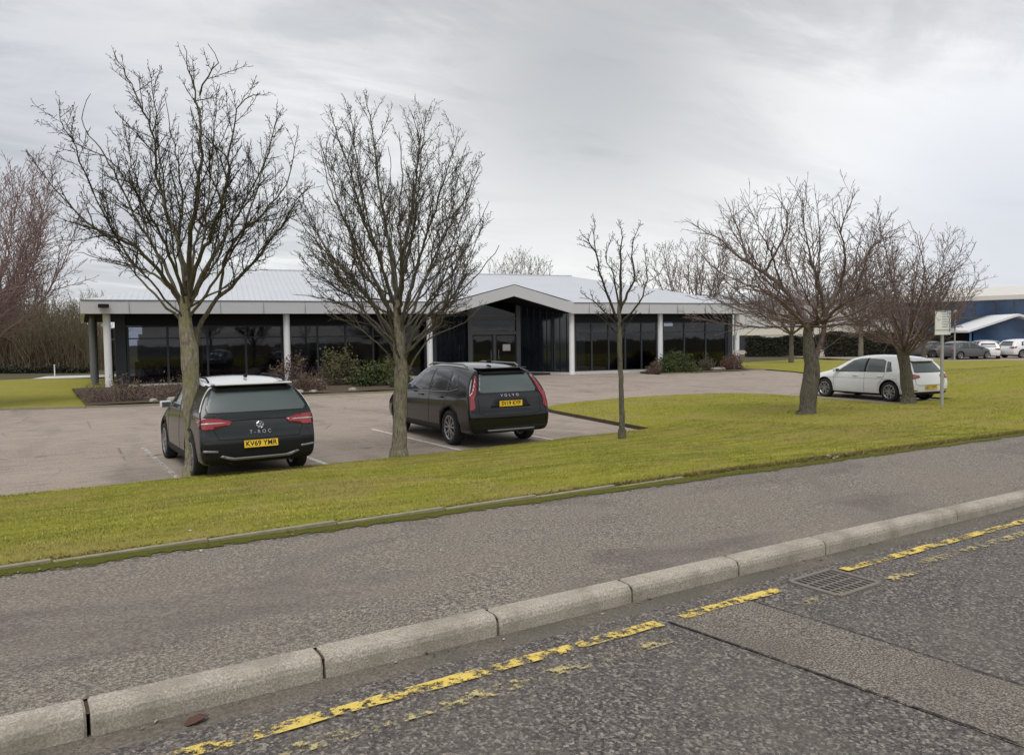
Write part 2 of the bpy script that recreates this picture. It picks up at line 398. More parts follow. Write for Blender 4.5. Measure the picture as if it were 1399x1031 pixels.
# edging and moss along the rear of the footway
b = MB()
for i in range(-22, 90):
    x0 = i * .915 + R.uniform(0, .01); x1 = x0 + .9; dz = R.uniform(-.006, .006) - max(0, (x0 - 3.5)) * .012 - .008
    b.box((x0, 2.22, zpav(x0) - .05), (x1, 2.27, zpav(x0) + .052 + dz))
struct(b.build('footway_edging', M['edging']))
ribbon('moss', 1.9, .032, 2.23, .036, M['moss'])
# trench reinstatement across the road
b = MB(); zr = lambda x, y: zpav(x) - KU + (y / -9.5) * (.02 + 0) * 4.2 * 0 + .0
def zroad(x, y): return zpav(x) + (-KU + (-.02 + KU) * ((.03 - y) / 9.53))
def flatstrip(name, poly, dz, mat, kind=True):
    b = MB(); b.add([(x, y, zroad(x, y) + dz) for x, y in poly], [tuple(range(len(poly)))]); o = b.build(name, mat); return struct(o) if kind else o
flatstrip('road_patch', [(2.68, -.34), (2.78, -1.6), (2.92, -4), (3.0, -9), (3.75, -9), (3.42, -4), (3.36, -1.6), (3.32, -.34)], .004, M['patch'])
b = MB()
for L in ([(2.68, -.34), (2.72, -.8), (2.77, -1.4), (2.83, -2.2), (2.92, -4), (3.0, -9)], [(3.32, -.34), (3.345, -.9), (3.36, -1.6), (3.385, -2.6), (3.42, -4), (3.75, -9)]):
    for (x0, y0), (x1, y1) in zip(L, L[1:]):
        w = .0065; b.add([(x0 - w, y0, zroad(x0, y0) + .008), (x0 + w, y0, zroad(x0, y0) + .008), (x1 + w, y1, zroad(x1, y1) + .008), (x1 - w, y1, zroad(x1, y1) + .008)], [(0, 1, 2, 3)])
struct(b.build('road_joint_seal', M['tar']))
def line(name, x0, x1, yc, w, mat, dz=.010):
    b = MB(); vs = []; fs = []; k = int((x1 - x0) / .12) + 1
    for i in range(k + 1):
        x = x0 + (x1 - x0) * i / k; a = R.uniform(-.006, .006); c = R.uniform(-.006, .006)
        vs += [(x, yc - w / 2 + a, zroad(x, yc - w / 2) + dz), (x, yc + w / 2 + c, zroad(x, yc + w / 2) + dz)]
        if i: fs.append((2 * i - 2, 2 * i, 2 * i + 1, 2 * i - 1))
    b.add(vs, fs); return struct(b.build(name, mat))
line('yellow_line', -18, 2.62, -.335, .082, M['yellow']); line('yellow_line', 2.78, 3.62, -.325, .078, M['yellow']); line('yellow_line', 4.32, 60, -.30, .075, M['yellow'])
line('yellow_line', -18, 2.5, -.525, .085, M['yellow2']); line('yellow_line', 3.45, 4.9, -.58, .085, M['yellow2']); line('yellow_line', 4.9, 60, -.50, .08, M['yellow2'])
# car park, lawns, planting beds
sheet('car_park', CP, lambda x, y: 0.0, 2.5, M['carpark'], False)
LA = [(-20, 2.16)] + [(-20, 9.6)] + CP[1:15] + [(22.25, 9.85), (25.5, 9.55), (25.8, 13.5), (27.5, 16), (31, 18.3), (36.5, 22.3), (38.6, 25), (40.2, 28.4), (42, 33), (47, 37), (57, 38), (58.5, 26), (63, 23.2), (90, 21), (90, 2.16)]
def zlawn2(x, y): return zlawn(x, y)
sheet('lawn', LA, zlawn2, .55, M['lawn'])
sheet('left_lawn', [(-70, 40.3), (-.2, 27.75), (2.2, 26.65), (8, 28), (8, 41), (8, 52), (-2, 55), (-70, 70)], lambda x, y: .03 + .03 * math.sin(x * .7) * math.sin(y * .5), 1.5, M['lawn'])
sheet('planting_bed', [(2.2, 26.6), (4.8, 25.9), (9.5, 26.9), (13.5, 26.2), (15.2, 27.4), (17.4, 33.8), (16.5, 35.4), (3, 38.6), (2.6, 38.6)], lambda x, y: .11 + .03 * math.sin(x * 2.1) * math.sin(y * 1.7), .8, M['soil'])
sheet('planting_bed', [(31.5, 28.9), (40.2, 28.5), (41.5, 33), (33, 32.4)], lambda x, y: .05, .8, M['soil'])
# kerb round the grass tongue and the beds
b = MB()
def kerbline(b, L, z0, z1, w):
    for (x0, y0), (x1, y1) in zip(L, L[1:]):
        d = Vector((x1 - x0, y1 - y0)); ln = d.length; d.normalize(); nn = Vector((-d.y, d.x)) * w
        vs = [(x0, y0), (x1, y1), (x1 + nn.x, y1 + nn.y), (x0 + nn.x, y0 + nn.y)]
        b.add([(x, y, z0) for x, y in vs] + [(x, y, z1) for x, y in vs], [(0, 3, 2, 1), (4, 5, 6, 7), (0, 1, 5, 4), (1, 2, 6, 5), (2, 3, 7, 6), (3, 0, 4, 7)])
kerbline(b, CP[4:8], -.05, .085, .05)
kerbline(b, CP[8:13], -.05, .05, .05)
struct(b.build('grass_kerb', M['soil']))  # kerb coloured dark as soil to paint the shadow on its drop
b = MB(); kerbline(b, CP[27:34], -.05, .07, .1); kerbline(b, [CP[22], CP[23], CP[24]], -.05, .07, .1); struct(b.build('bed_kerb', M['edging']))
b = MB(); b.add([(1.4, 53.0, .08), (9, 51, .08), (11, 56, .08), (2.4, 57, .08)], [(0, 1, 2, 3)]); struct(b.build('path', M['plinth']))
b = MB(); b.add([(58.6, 26, .0), (63, 23.3, .0), (100, 21, .0), (150, 60, .0), (90, 90, .0), (62, 36, .0)], [(0, 1, 2, 3, 4, 5)]); struct(b.build('office_car_park', M['carpark']))
# bay lines
def cline(x0, y0, x1, y1, w=.09, mat='whitepaint'):
    d = Vector((x1 - x0, y1 - y0)).normalized(); nn = Vector((-d.y, d.x)) * w / 2
    b = MB(); b.add([(x0 + nn.x, y0 + nn.y, .004), (x1 + nn.x, y1 + nn.y, .004), (x1 - nn.x, y1 - nn.y, .004), (x0 - nn.x, y0 - nn.y, .004)], [(0, 1, 2, 3)])
    return struct(b.build('bay_line', M[mat]))
M['whiteworn'] = worn('worn_bay_paint', (.62, .60, .56), .50, .53)
for x, mt in ((2.08, 'whiteworn'), (4.48, 'whitepaint'), (7.2, 'whitepaint'), (9.55, 'whitepaint')): cline(x, 9.5, x + .12, 14.3, mat=mt)

# ------------------------------------------------------------------ gully
g = empty('gully_grate', (4.02, -.43, zroad(4.02, -.43)), 0, 'rusty iron drain grating in the road beside the kerb', 'drain grate')
b = MB(); b.box((-.235, -.2, -.02), (.235, .2, .0035)); b.build('slot_shade', M['black'], g)  # shallow black slab under the bars, painting the shade of the depth
b = MB()
for s in (-1, 1):
    b.box((-.24, s * .20 - .016, -.01), (.24, s * .20 + .016, .016)); b.box((s * .24 - .016, -.184, -.01), (s * .24 + .016, .184, .016))
b.build('frame', M['iron'], g)
b = MB()
for i in range(9): x = -.2 + i * .05; b.box((x - .0075, -.182, 0), (x + .0075, .182, .0085))
for i in range(1, 4): y = -.184 + i * .092; b.box((-.222, y - .007, .001), (.222, y + .007, .0075))
b.build('bars', M['iron'], g); g.scale = (.88, .85, 1)
b = MB()
lf = [(-.05, -.02, 0), (-.01, -.035, .012), (.04, -.02, .02), (.055, .005, .012), (.02, .03, .02), (-.03, .02, .018), (-.055, .005, .004), (0, 0, .03)]
b.add(lf, [(i, (i + 1) % 7, 7) for i in range(7)]); o = b.build('fallen_leaf', M['leafbrown']); o.location = (.36, -.10, zroad(.36, -.1) + .006); o.scale = (.85, .85, .85)
sm = o.modifiers.new('t', 'SOLIDIFY'); sm.thickness = .002
tag(o, 'curled dead brown leaf lying in the gutter by the kerb', 'leaf')

# ------------------------------------------------------------------ leaf litter and grit
rg = np.random.default_rng(17); pts = []
for _ in range(420):
    x = rg.uniform(-1, 20); k = rg.random()
    if k < .45: y = rg.normal(2.14, .10); z = zpav(x) + .04
    elif k < .6: y = -abs(rg.normal(0, .05)) - .005; z = zroad(x, y) + .010
    elif k < .7: y = rg.uniform(.2, 2); z = zpav(x) + .03
    else: y = rg.uniform(2.4, 9); z = zlawn(x, y) + .03
    pts.append((x, y, z, rg.uniform(.006, .02)))
for _ in range(160): x = rg.normal(8.05, .22); y = rg.normal(2.28, .05); pts.append((x, y, zpav(x) + .05 + rg.uniform(-.01, .02), rg.uniform(.01, .03)))
V = []
for x, y, z, s in pts:
    a = rg.uniform(0, 6.28); c_, s_ = math.cos(a) * s, math.sin(a) * s; t_ = rg.uniform(-.4, .6) * s
    V += [(x - c_, y - s_, z), (x + s_ * .5, y - c_ * .5, z + t_), (x + c_, y + s_, z + abs(t_) * .5), (x - s_ * .5, y + c_ * .5, z)]
n = NT('litter'); cc = n.ramp(n.noise(9, 2, .5), [(.4, (.04, .028, .018)), (.52, (.13, .085, .05)), (.62, (.42, .38, .30))]); M['litter'] = n.fin(cc, .8)
tag(from_np('leaf_litter', np.array(V), np.arange(len(V)).reshape(-1, 4), M['litter']), 'scattered dead leaf scraps and grit on the footway and verge', 'leaf litter', None, 'stuff')

# ------------------------------------------------------------------ grass blades
def blades(name, n, xr, yr, h, w, poly, seed, par=None):
    rg = np.random.default_rng(seed); x = rg.uniform(*xr, n); y = rg.uniform(*yr, n)
    keep = np.zeros(n, bool); P = poly; j = len(P) - 1
    for i in range(len(P)):
        (xi, yi), (xj, yj) = P[i], P[j]
        if yi != yj: keep ^= ((yi > y) != (yj > y)) & (x < (xj - xi) * (y - yi) / (yj - yi) + xi)
        j = i
    x = x[keep]; y = y[keep]
    # height by bilinear lookup
    gx = np.arange(xr[0] - .5, xr[1] + 1, .5); gy = np.arange(yr[0] - .5, yr[1] + 1, .5)
    G = np.array([[zlawn(a, c) for c in gy] for a in gx])
    fx = (x - gx[0]) / .5; fy = (y - gy[0]) / .5; ix = fx.astype(int); iy = fy.astype(int); tx = fx - ix; ty = fy - iy
    z = G[ix, iy] * (1 - tx) * (1 - ty) + G[ix + 1, iy] * tx * (1 - ty) + G[ix, iy + 1] * (1 - tx) * ty + G[ix + 1, iy + 1] * tx * ty
    m_ = len(x); a = rg.uniform(0, 6.283, m_); hh = h * rg.uniform(.4, 1.1, m_); hh *= .7 + .6 * (np.sin(x * 2.3 + y * 1.1) * np.sin(y * 3.1 - x) * .5 + .5)
    ln = rg.uniform(.4, 2.0, m_) * hh; la = rg.uniform(0, 6.283, m_)
    v = np.empty((m_, 3, 3)); dx = np.cos(a) * w / 2; dy = np.sin(a) * w / 2
    v[:, 0] = np.stack([x - dx, y - dy, z - .01], 1); v[:, 1] = np.stack([x + dx, y + dy, z - .01], 1)
    v[:, 2] = np.stack([x + np.cos(la) * ln, y + np.sin(la) * ln, z + hh], 1)
    f = np.arange(m_ * 3).reshape(-1, 3); o = from_np(name, v.reshape(-1, 3), f, M['blade'], par); return o
o = blades('grass', 400000, (-2, 14), (2.2, 10), .021, .0075, LA, 1); tag(o, 'short yellow green turf growing on the roadside verge', 'grass', None, 'stuff')
o = blades('grass', 190000, (12, 45), (2.2, 22), .032, .014, LA, 2); tag(o, 'yellow green turf on the grass tongue and beyond the white car', 'grass', None, 'stuff')
# ragged dead turf lip at the footway edge
rg = np.random.default_rng(5); n_ = 22000
x = rg.uniform(-1, 22, n_); y = 2.29 + np.abs(rg.normal(0, .05, n_)) - .09 * (rg.random(n_) * np.clip((x - 4) / 4, 0, 1)); z = np.array([zpav(q) for q in x]) + .03
a = rg.uniform(0, 6.28, n_); hh = rg.uniform(.012, .04, n_) * (.5 + np.clip((x - 3) / 3, 0, 1)); w = .006
v = np.empty((n_, 3, 3)); v[:, 0] = np.stack([x - np.cos(a) * w, y - np.sin(a) * w, z], 1); v[:, 1] = np.stack([x + np.cos(a) * w, y + np.sin(a) * w, z], 1)
v[:, 2] = np.stack([x + rg.normal(0, .02, n_), y - rg.uniform(0, .05, n_), z + hh], 1)
M['deadgrass'] = leaf('dead_grass', (.14, .11, .045), (.33, .28, .10), 9)
tag(from_np('dead_grass', v.reshape(-1, 3), np.arange(n_ * 3).reshape(-1, 3), M['deadgrass']), 'withered brown grass lip along the back of the footway', 'grass', None, 'stuff')

# ------------------------------------------------------------------ bare trees
def V3(rg, s=1.): return Vector((rg.gauss(0, s), rg.gauss(0, s), rg.gauss(0, s)))
def resample(pts, step, rg, wig):
    out = [Vector(pts[0])]
    P_ = [Vector(p) for p in pts]; n_ = len(P_)
    for i in range(n_ - 1):
        p0 = P_[max(i - 1, 0)]; p1 = P_[i]; p2 = P_[i + 1]; p3 = P_[min(i + 2, n_ - 1)]
        k = max(1, round((p2 - p1).length / step))
        for j in range(1, k + 1):
            t = j / k; q = .5 * ((2 * p1) + (p2 - p0) * t + (2 * p0 - 5 * p1 + 4 * p2 - p3) * t * t + (3 * p1 - p0 - 3 * p2 + p3) * t ** 3)
            out.append(q + V3(rg, wig) if not (i == n_ - 2 and j == k) else q)
    return out
def strands(lines, name, mat, parent, k=4):
    """many tapering round strands in one mesh: lines = [(points, radii)]"""
    V = []; Fs = []; off = 0
    for pts, rs, kk in lines:
        P_ = np.array([tuple(p) for p in pts]); n_ = len(P_)
        T = np.gradient(P_, axis=0); T /= np.linalg.norm(T, axis=1)[:, None] + 1e-9
        ref = np.array([0.31, .17, .93]) if abs(T[0][2]) < .8 else np.array([.93, .2, .1])
        N = np.cross(T, ref); N /= np.linalg.norm(N, axis=1)[:, None] + 1e-9; B = np.cross(T, N)
        a = np.arange(kk) * 2 * math.pi / kk; rs = np.array(rs)
        ring = P_[:, None, :] + (N[:, None, :] * np.cos(a)[None, :, None] + B[:, None, :] * np.sin(a)[None, :, None]) * rs[:, None, None]
        V.append(ring.reshape(-1, 3)); i = np.arange(n_ - 1)[:, None] * kk; j = np.arange(kk)[None]; j2 = (j + 1) % kk
        Fs.append((np.stack([i + j, i + j2, i + kk + j2, i + kk + j], -1) + off).reshape(-1, 4)); off += n_ * kk
    return from_np(name, np.concatenate(V), np.concatenate(Fs), mat, parent, smooth=True)
def twigs(rg, lines, p, d, L, r, level, o):
    """grow one side branch and, below it, its own side branches"""
    n_ = max(2, int(L / o['seg'])); pts = [p.copy()]; d = d.normalized()
    for i in range(n_):
        d = (d + V3(rg, o['wig']) + Vector((0, 0, o['up']))).normalized()
        if o.get('env') and not o['env'](pts[-1] + d * o['seg']): break
        pts.append(pts[-1] + d * (L / n_))
    if len(pts) < 2: return
    n_ = len(pts) - 1; rt = max(o['tip'], r * .35)
    rs = [r + (rt - r) * i / n_ for i in range(n_ + 1)]
    lines.append((pts, rs, 5 if r > .012 else (4 if r > .006 else 3)))
    if level <= 0: 
        if o.get('bud'): 
            q = pts[-1]; lines.append(([q - d * .02, q, q + d * .03], [rt, rt * 1.9, rt * .4], 4))
        return
    side = rg.uniform(0, 6.28); s = o['gap'] * rg.uniform(.6, 1.2)
    tot = sum((pts[i + 1] - pts[i]).length for i in range(n_)); 
    while s < tot * .97:
        f = s / tot * n_; i = min(int(f), n_ - 1); q = pts[i].lerp(pts[i + 1], f - i); dd = (pts[i + 1] - pts[i]).normalized()
        side += 2.4 + rg.uniform(-.5, .5)
        a = dd.orthogonal().normalized(); b_ = dd.cross(a); out_ = a * math.cos(side) + b_ * math.sin(side)
        ang = rg.uniform(*o['ang']); nd = dd * math.cos(ang) + out_ * math.sin(ang)
        ln = (tot - s * .75) * rg.uniform(.35, .7) * o['ratio']
        if ln > .05: twigs(rg, lines, q, nd, ln, max(o['tip'], min(rs[i] * .6, .003 + ln * .008)), level - 1, o)
        s += o['gap'] * rg.uniform(.6, 1.5)
    if o.get('spur') and r < .05:
        s = 0
        while s < tot:
            f = s / tot * n_; i = min(int(f), n_ - 1); q = pts[i].lerp(pts[i + 1], f - i)
            v = (V3(rg, 1).normalized() + Vector((0, 0, .5)) + (pts[i + 1] - pts[i]).normalized() * .5).normalized(); ln = rg.uniform(.03, .10)
            lines.append(([q, q + v * ln * .6 + V3(rg, .006), q + v * ln], [o['tip'] * 1.2, o['tip'], o['tip'] * 1.7], 3)); s += o['spur'] * rg.uniform(.5, 1.6)
def tree(name, label, cat, trunk, limbs, o, mt, mtw, seed, group=None, levels=2):
    """trunk: [(point, radius)]; limbs: [(points, start radius)] in world space"""
    rg = random.Random(seed); base = Vector(trunk[0][0])
    root = empty(name, base, 0, label, cat, group); inv = -base
    tp = [Vector(p) for p, _ in trunk]; tr_ = [r for _, r in trunk]
    pts = resample(tp, .18, rg, .006); rr = []
    L = [0]
    for i in range(1, len(tp)): L.append(L[-1] + (tp[i] - tp[i - 1]).length)
    acc = 0
    for i, p in enumerate(pts):
        if i: acc += (pts[i] - pts[i - 1]).length
        rr.append(float(np.interp(acc, L, tr_)) * rg.uniform(.95, 1.06))
    tl = [([p + inv for p in pts], rr, 12)]
    # root flare
    tl.append(([pts[0] + inv - Vector((0, 0, .12)), pts[0] + inv + Vector((0, 0, .04)), pts[0] + inv + Vector((0, 0, .22))], [rr[0] * (1.6 if rr[0] > .1 else 1.15), rr[0] * (1.25 if rr[0] > .1 else 1.05), rr[0] * 1.0], 12))
    strands(tl, 'trunk', mt, root)
    ml = []; tw = []
    for P_, r0 in limbs:
        q = resample(P_, .16, rg, .013); n_ = len(q); tot = sum((q[i + 1] - q[i]).length for i in range(n_ - 1))
        rs = [max(.005, r0 * o.get('thin', 1) * (1 - i / (n_ - 1)) ** 1.1 + .005) for i in range(n_)]
        ml.append(([p + inv for p in q], rs, 8)); s = tot * o.get('bare', .25); side = rg.uniform(0, 6)
        while s < tot:
            f = s / tot * (n_ - 1); i = min(int(f), n_ - 2); p = q[i].lerp(q[i + 1], f - i); dd = (q[i + 1] - q[i]).normalized()
            side += 2.4 + rg.uniform(-.6, .6); a = dd.orthogonal().normalized(); b_ = dd.cross(a); ou = a * math.cos(side) + b_ * math.sin(side)
            ang = rg.uniform(*o['ang']); nd = dd * math.cos(ang) + ou * math.sin(ang); nd.z = abs(nd.z) * .6 + nd.z * .4
            ln = (o['len'] * min(1, .25 + 1.5 * s / tot) * (1 - s / tot * o.get('taper', .84))) * rg.uniform(.5, 1.15)
            twigs(rg, tw, p + inv, nd, ln, min(rs[i] * .6, .0045 + ln * .0085), levels, o)
            s += o['lgap'] * rg.uniform(.6, 1.4)
        twigs(rg, tw, q[-1] + inv, (q[-1] - q[-2]).normalized(), o['len'] * o.get('end', .14), rs[-1], max(levels - 1, 0), o)
    strands(ml, 'limbs', M[o['barklimbs']] if o.get('barklimbs') else mtw, root)
    strands(tw, 'crown', mtw, root)
    return root
def dome(base, px, py, dep, rx, rz, sd):
    c = at(px, py, dep) - Vector(base); k = dep / 1050; rx *= k; rz *= k
    def f(p):
        pw = 2.7
        q = p - c; a = math.atan2(q.y, q.x); w_ = 1 + .10 * math.sin(3 * a + sd) * math.cos(5 * q.z / rz + sd) + .07 * math.sin(9 * q.x + 7 * q.z + sd)
        return (math.hypot(q.x, q.y) / rx) ** pw + abs(q.z / rz) ** pw < w_ ** pw
    return f
def fill_limbs(p, lo, px, py, dep, rx, rz, n_, r, seed, low=-.25):
    """extra limbs from points on the trunk out to the skin of the crown"""
    rg = random.Random(seed); c = at(px, py, dep); k = dep / 1050; out = []
    for i in range(n_):
        a = i * 2.399 + rg.uniform(-.3, .3); e = math.asin(low + (1 - low) * (i + .5) / n_ * .96); u = Vector((math.cos(a) * math.cos(e) * rx * k, math.sin(a) * math.cos(e) * rx * k, math.sin(e) * rz * k))
        t = c + u * rg.uniform(.8, .95); s_ = p.lerp(lo, rg.random()); m_ = s_.lerp(t, .45) + Vector((u.x * .12, u.y * .12, -.06 * rz * k)); out.append(([s_, m_, t], r * rg.uniform(.7, 1.1)))
    return out
def px_limb(dep, lst): return [at(x, y, dep + dz) for x, y, dz in lst]

# big tree by the grey car
d1 = (at(265, 650, 1) - CAM).dot(FWD); D1 = 12.45
O1 = dict(seg=.10, wig=.11, up=.045, tip=.0032, gap=.12, ang=(.35, .85), ratio=.75, len=1.45, lgap=.12, bud=True, spur=.075, barklimbs='limb_bark', thin=.56)
L1 = [([(258, 480, 0), (252, 415, 0), (247, 350, .1), (228, 290, .3), (213, 240, .4), (211, 190, .3), (190, 140, .2), (168, 95, .2), (156, 73, .2)], .075),
      ([(253, 440, 0), (260, 385, 0), (257, 340, -.2), (266, 280, -.4), (274, 225, -.4), (273, 165, -.3), (262, 110, -.2), (251, 62, -.1)], .085),
      ([(273, 130, -.2), (284, 103, -.4), (297, 86, -.5), (292, 72, -.5), (284, 60, -.5)], .016),
      ([(250, 425, 0), (236, 395, -.1), (205, 356, -.5), (176, 332, -.8), (146, 320, -1.0), (118, 302, -1.1), (97, 283, -1.2), (72, 255, -1.2), (52, 229, -1.3)], .06),
      ([(250, 415, 0), (225, 365, .3), (200, 320, .7), (175, 275, 1.0), (150, 225, 1.2), (130, 195, 1.3), (114, 175, 1.3), (113, 150, 1.3), (124, 128, 1.3)], .05),
      ([(264, 482, 0), (277, 440, .1), (297, 408, .3), (325, 383, .5), (352, 352, .7), (372, 325, .8), (391, 300, .9), (405, 272, 1.0), (425, 255, 1.1)], .07),
      ([(259, 400, 0), (272, 355, -.3), (288, 320, -.8), (300, 285, -1.1), (308, 255, -1.2), (315, 200, -1.3), (325, 150, -1.3), (345, 128, -1.4), (360, 130, -1.4)], .06),
      ([(261, 410, 0), (290, 350, .4), (315, 310, .9), (340, 265, 1.2), (362, 220, 1.3), (379, 163, 1.3)], .05),
      ([(252, 405, 0), (232, 350, -.6), (215, 310, -1.0), (190, 270, -1.3), (160, 230, -1.6), (125, 205, -1.7), (100, 190, -1.8), (84, 222, -1.8)][:7], .045),
      ([(236, 395, -.1), (205, 372, .3), (170, 360, .7), (135, 352, .9), (105, 345, 1.0)], .035),
      ([(257, 385, 0), (245, 330, .8), (250, 270, 1.4), (240, 210, 1.6), (230, 160, 1.7), (225, 130, 1.7)], .05),
      ([(297, 408, .3), (310, 350, .0), (330, 320, -.3), (360, 290, -.5), (392, 250, -.6), (400, 215, -.6), (405, 190, -.7)], .04),
      ([(258, 395, 0), (270, 320, 1.0), (295, 260, 1.5), (300, 200, 1.6), (315, 160, 1.7)], .045)]
tree('bare_tree', 'tall leafless tree with lichened trunk, standing directly behind the grey and white car', 'tree',
     [(at(265, 652, D1), .155), (at(265, 610, D1), .138), (at(263, 560, D1), .132), (at(260, 500, D1), .13), (at(258, 475, D1), .128), (at(253, 440, D1), .10), (at(253, 405, D1), .075)],
     [(px_limb(D1, l), r) for l, r in L1] + fill_limbs(at(253, 405, D1), at(256, 450, D1), 245, 245, D1, 175, 165, 9, .035, 4), dict(O1, env=dome(at(264, 652, D1), 245, 240, D1, 190, 160, 1), bare=.28, taper=.75), M['bark'], M['twig'], 3)

# rounded tree in the middle
D2 = 13.95
O2 = dict(seg=.10, wig=.10, up=.05, tip=.0032, gap=.12, ang=(.3, .8), ratio=.8, len=1.45, lgap=.13, bud=True, spur=.08, barklimbs='bark_dark', thin=.56)
L2 = [([(545, 490, 0), (543, 440, 0), (541, 400, 0), (534, 340, 0), (522, 280, .1), (514, 230, .1), (510, 185, .1), (500, 135, .1)], .09),
      ([(543, 480, 0), (520, 455, .1), (495, 430, .4), (460, 412, .7), (430, 405, .8), (400, 402, .9)], .04),
      ([(542, 470, 0), (515, 425, -.5), (485, 385, -.9), (450, 350, -1.1), (420, 315, -1.3), (404, 290, -1.3)], .05),
      ([(541, 440, 0), (520, 395, .5), (495, 350, .9), (470, 300, 1.2), (448, 250, 1.4), (438, 195, 1.4)], .055),
      ([(540, 420, 0), (520, 360, -.5), (500, 305, -.9), (483, 250, -1.1), (468, 205, -1.2), (455, 165, -1.2)], .055),
      ([(550, 500, 0), (565, 455, -.2), (590, 425, -.5), (625, 400, -.9), (655, 370, -1.1), (682, 335, -1.2)], .05),
      ([(548, 480, 0), (565, 420, .4), (585, 370, .8), (610, 315, 1.1), (635, 270, 1.2), (657, 225, 1.2)], .055),
      ([(546, 460, 0), (562, 390, -.4), (580, 330, -.8), (598, 275, -1.1), (612, 230, -1.2), (624, 190, -1.3)], .055),
      ([(543, 420, 0), (552, 350, .3), (562, 290, .5), (570, 230, .6), (572, 190, .6), (562, 155, .6)], .055),
      ([(551, 515, 0), (575, 478, .3), (600, 455, .7), (635, 440, 1.0), (665, 412, 1.2)], .032),
      ([(542, 430, 0), (535, 370, 1.1), (530, 310, 1.6), (535, 250, 1.8), (530, 200, 1.8)], .05),
      ([(546, 430, 0), (550, 370, -1.2), (545, 300, -1.7), (550, 240, -1.9), (545, 180, -1.9)], .05),
      ([(541, 460, 0), (505, 410, 1.0), (470, 370, 1.4), (440, 330, 1.6), (420, 270, 1.7)], .04),
      ([(548, 470, 0), (590, 410, 1.0), (625, 360, 1.4), (650, 310, 1.6), (668, 275, 1.7)], .04),
      ([(540, 500, 0), (517, 470, -.6), (490, 448, -.9), (455, 430, -1.1)], .03)]
tree('bare_tree', 'rounded dense leafless tree standing beside the black car, second from the left', 'tree',
     [(at(545, 629, D2), .15), (at(546, 600, D2), .128), (at(547, 550, D2), .122), (at(548, 505, D2), .12), (at(546, 480, D2), .115), (at(544, 440, D2), .085), (at(542, 410, D2), .07)],
     [(px_limb(D2, l), r) for l, r in L2] + fill_limbs(at(542, 410, D2), at(547, 500, D2), 541, 300, D2, 142, 160, 18, .032, 5, -.5), dict(O2, env=dome(at(545, 629, D2), 541, 300, D2, 150, 172, 2), taper=.6, bare=.3), M['bark_grey'], M['twig_grey'], 11)

# slender young tree
D3 = 15.5
O3 = dict(seg=.10, wig=.10, up=.07, tip=.0040, gap=.12, ang=(.35, .8), ratio=.7, len=.68, lgap=.11, bud=True, spur=.07)
L3 = [([(846, 450, 0), (832, 430, 0), (815, 415, .1), (797, 402, .1)], .018),
      ([(846, 440, 0), (833, 410, -.1), (822, 380, -.2), (815, 345, -.2), (811, 300, -.2)], .026),
      ([(846, 430, 0), (849, 390, 0), (848, 355, 0), (850, 325, 0), (846, 305, 0)], .034),
      ([(847, 425, 0), (858, 400, .2), (868, 375, .3), (862, 340, .3), (874, 308, .3)], .026),
      ([(847, 445, 0), (862, 425, -.2), (878, 405, -.3), (884, 370, -.3), (880, 340, -.3)], .018),
      ([(846, 420, 0), (840, 385, .3), (828, 350, .5), (836, 325, .5)], .018), ([(815, 345, -.2), (803, 330, -.3), (795, 320, -.3)], .01),
      ([(846, 455, 0), (830, 445, -.1), (818, 430, -.2)], .012), ([(848, 458, 0), (858, 440, -.1), (868, 428, -.2)], .012)]
p3 = at(850, 601, D3)
tree('young_tree', 'slender young leafless tree with a thin straight stem on the grass', 'tree',
     [(p3, .075), (at(850, 590, D3), .058), (at(849, 540, D3), .05), (at(847, 480, D3), .048), (at(846, 440, D3), .045), (at(846, 415, D3), .036)],
     [(px_limb(D3, l), r) for l, r in L3], O3, M['bark_dark'], M['twig'], 21)

# spreading cherry trees
O4 = dict(seg=.14, wig=.12, up=.055, tip=.0042, gap=.12, ang=(.4, 1.0), ratio=.85, len=1.5, lgap=.13, thin=.6)
D4 = 18.9
L4 = [([(1103, 480, 0), (1104, 450, 0), (1090, 420, .0), (1068, 392, .1), (1045, 372, .2), (1010, 352, .4), (985, 328, .5), (960, 315, .6), (935, 300, .6)], .14),
      ([(1045, 372, .2), (1062, 340, -.2), (1075, 310, -.4), (1070, 280, -.5), (1058, 262, -.5)], .05),
      ([(1020, 356, .4), (1015, 330, 1.0), (1000, 295, 1.5), (990, 270, 1.6)], .04),
      ([(1110, 500, 0), (1122, 462, .0), (1130, 425, .0), (1148, 395, .2), (1170, 372, .4), (1190, 340, .5), (1215, 318, .6), (1240, 305, .6)], .12),
      ([(1128, 430, 0), (1115, 380, -.5), (1105, 340, -.8), (1098, 300, -.9), (1100, 262, -1.0)], .07),
      ([(1148, 395, .2), (1155, 350, -.4), (1150, 310, -.7), (1165, 270, -.9)], .06),
      ([(1104, 450, 0), (1092, 400, 1.0), (1075, 350, 1.7), (1080, 300, 2.0), (1090, 265, 2.1)], .07),
      ([(1104, 452, 0), (1082, 425, -1.0), (1050, 400, -1.7), (1010, 385, -2.1), (975, 365, -2.3), (950, 340, -2.4)], .06),
      ([(1126, 440, 0), (1150, 415, -1.1), (1180, 400, -1.7), (1205, 380, -1.9), (1225, 350, -2.0)], .055),
      ([(1126, 445, 0), (1140, 400, 1.2), (1165, 360, 1.9), (1180, 310, 2.2), (1195, 290, 2.3)], .055),
      ([(1090, 420, 0), (1060, 405, .8), (1030, 395, 1.2), (1000, 380, 1.4), (965, 372, 1.5)], .05),
      ([(1070, 394, .1), (1050, 340, -1.0), (1035, 310, -1.4), (1020, 275, -1.6)], .045)]
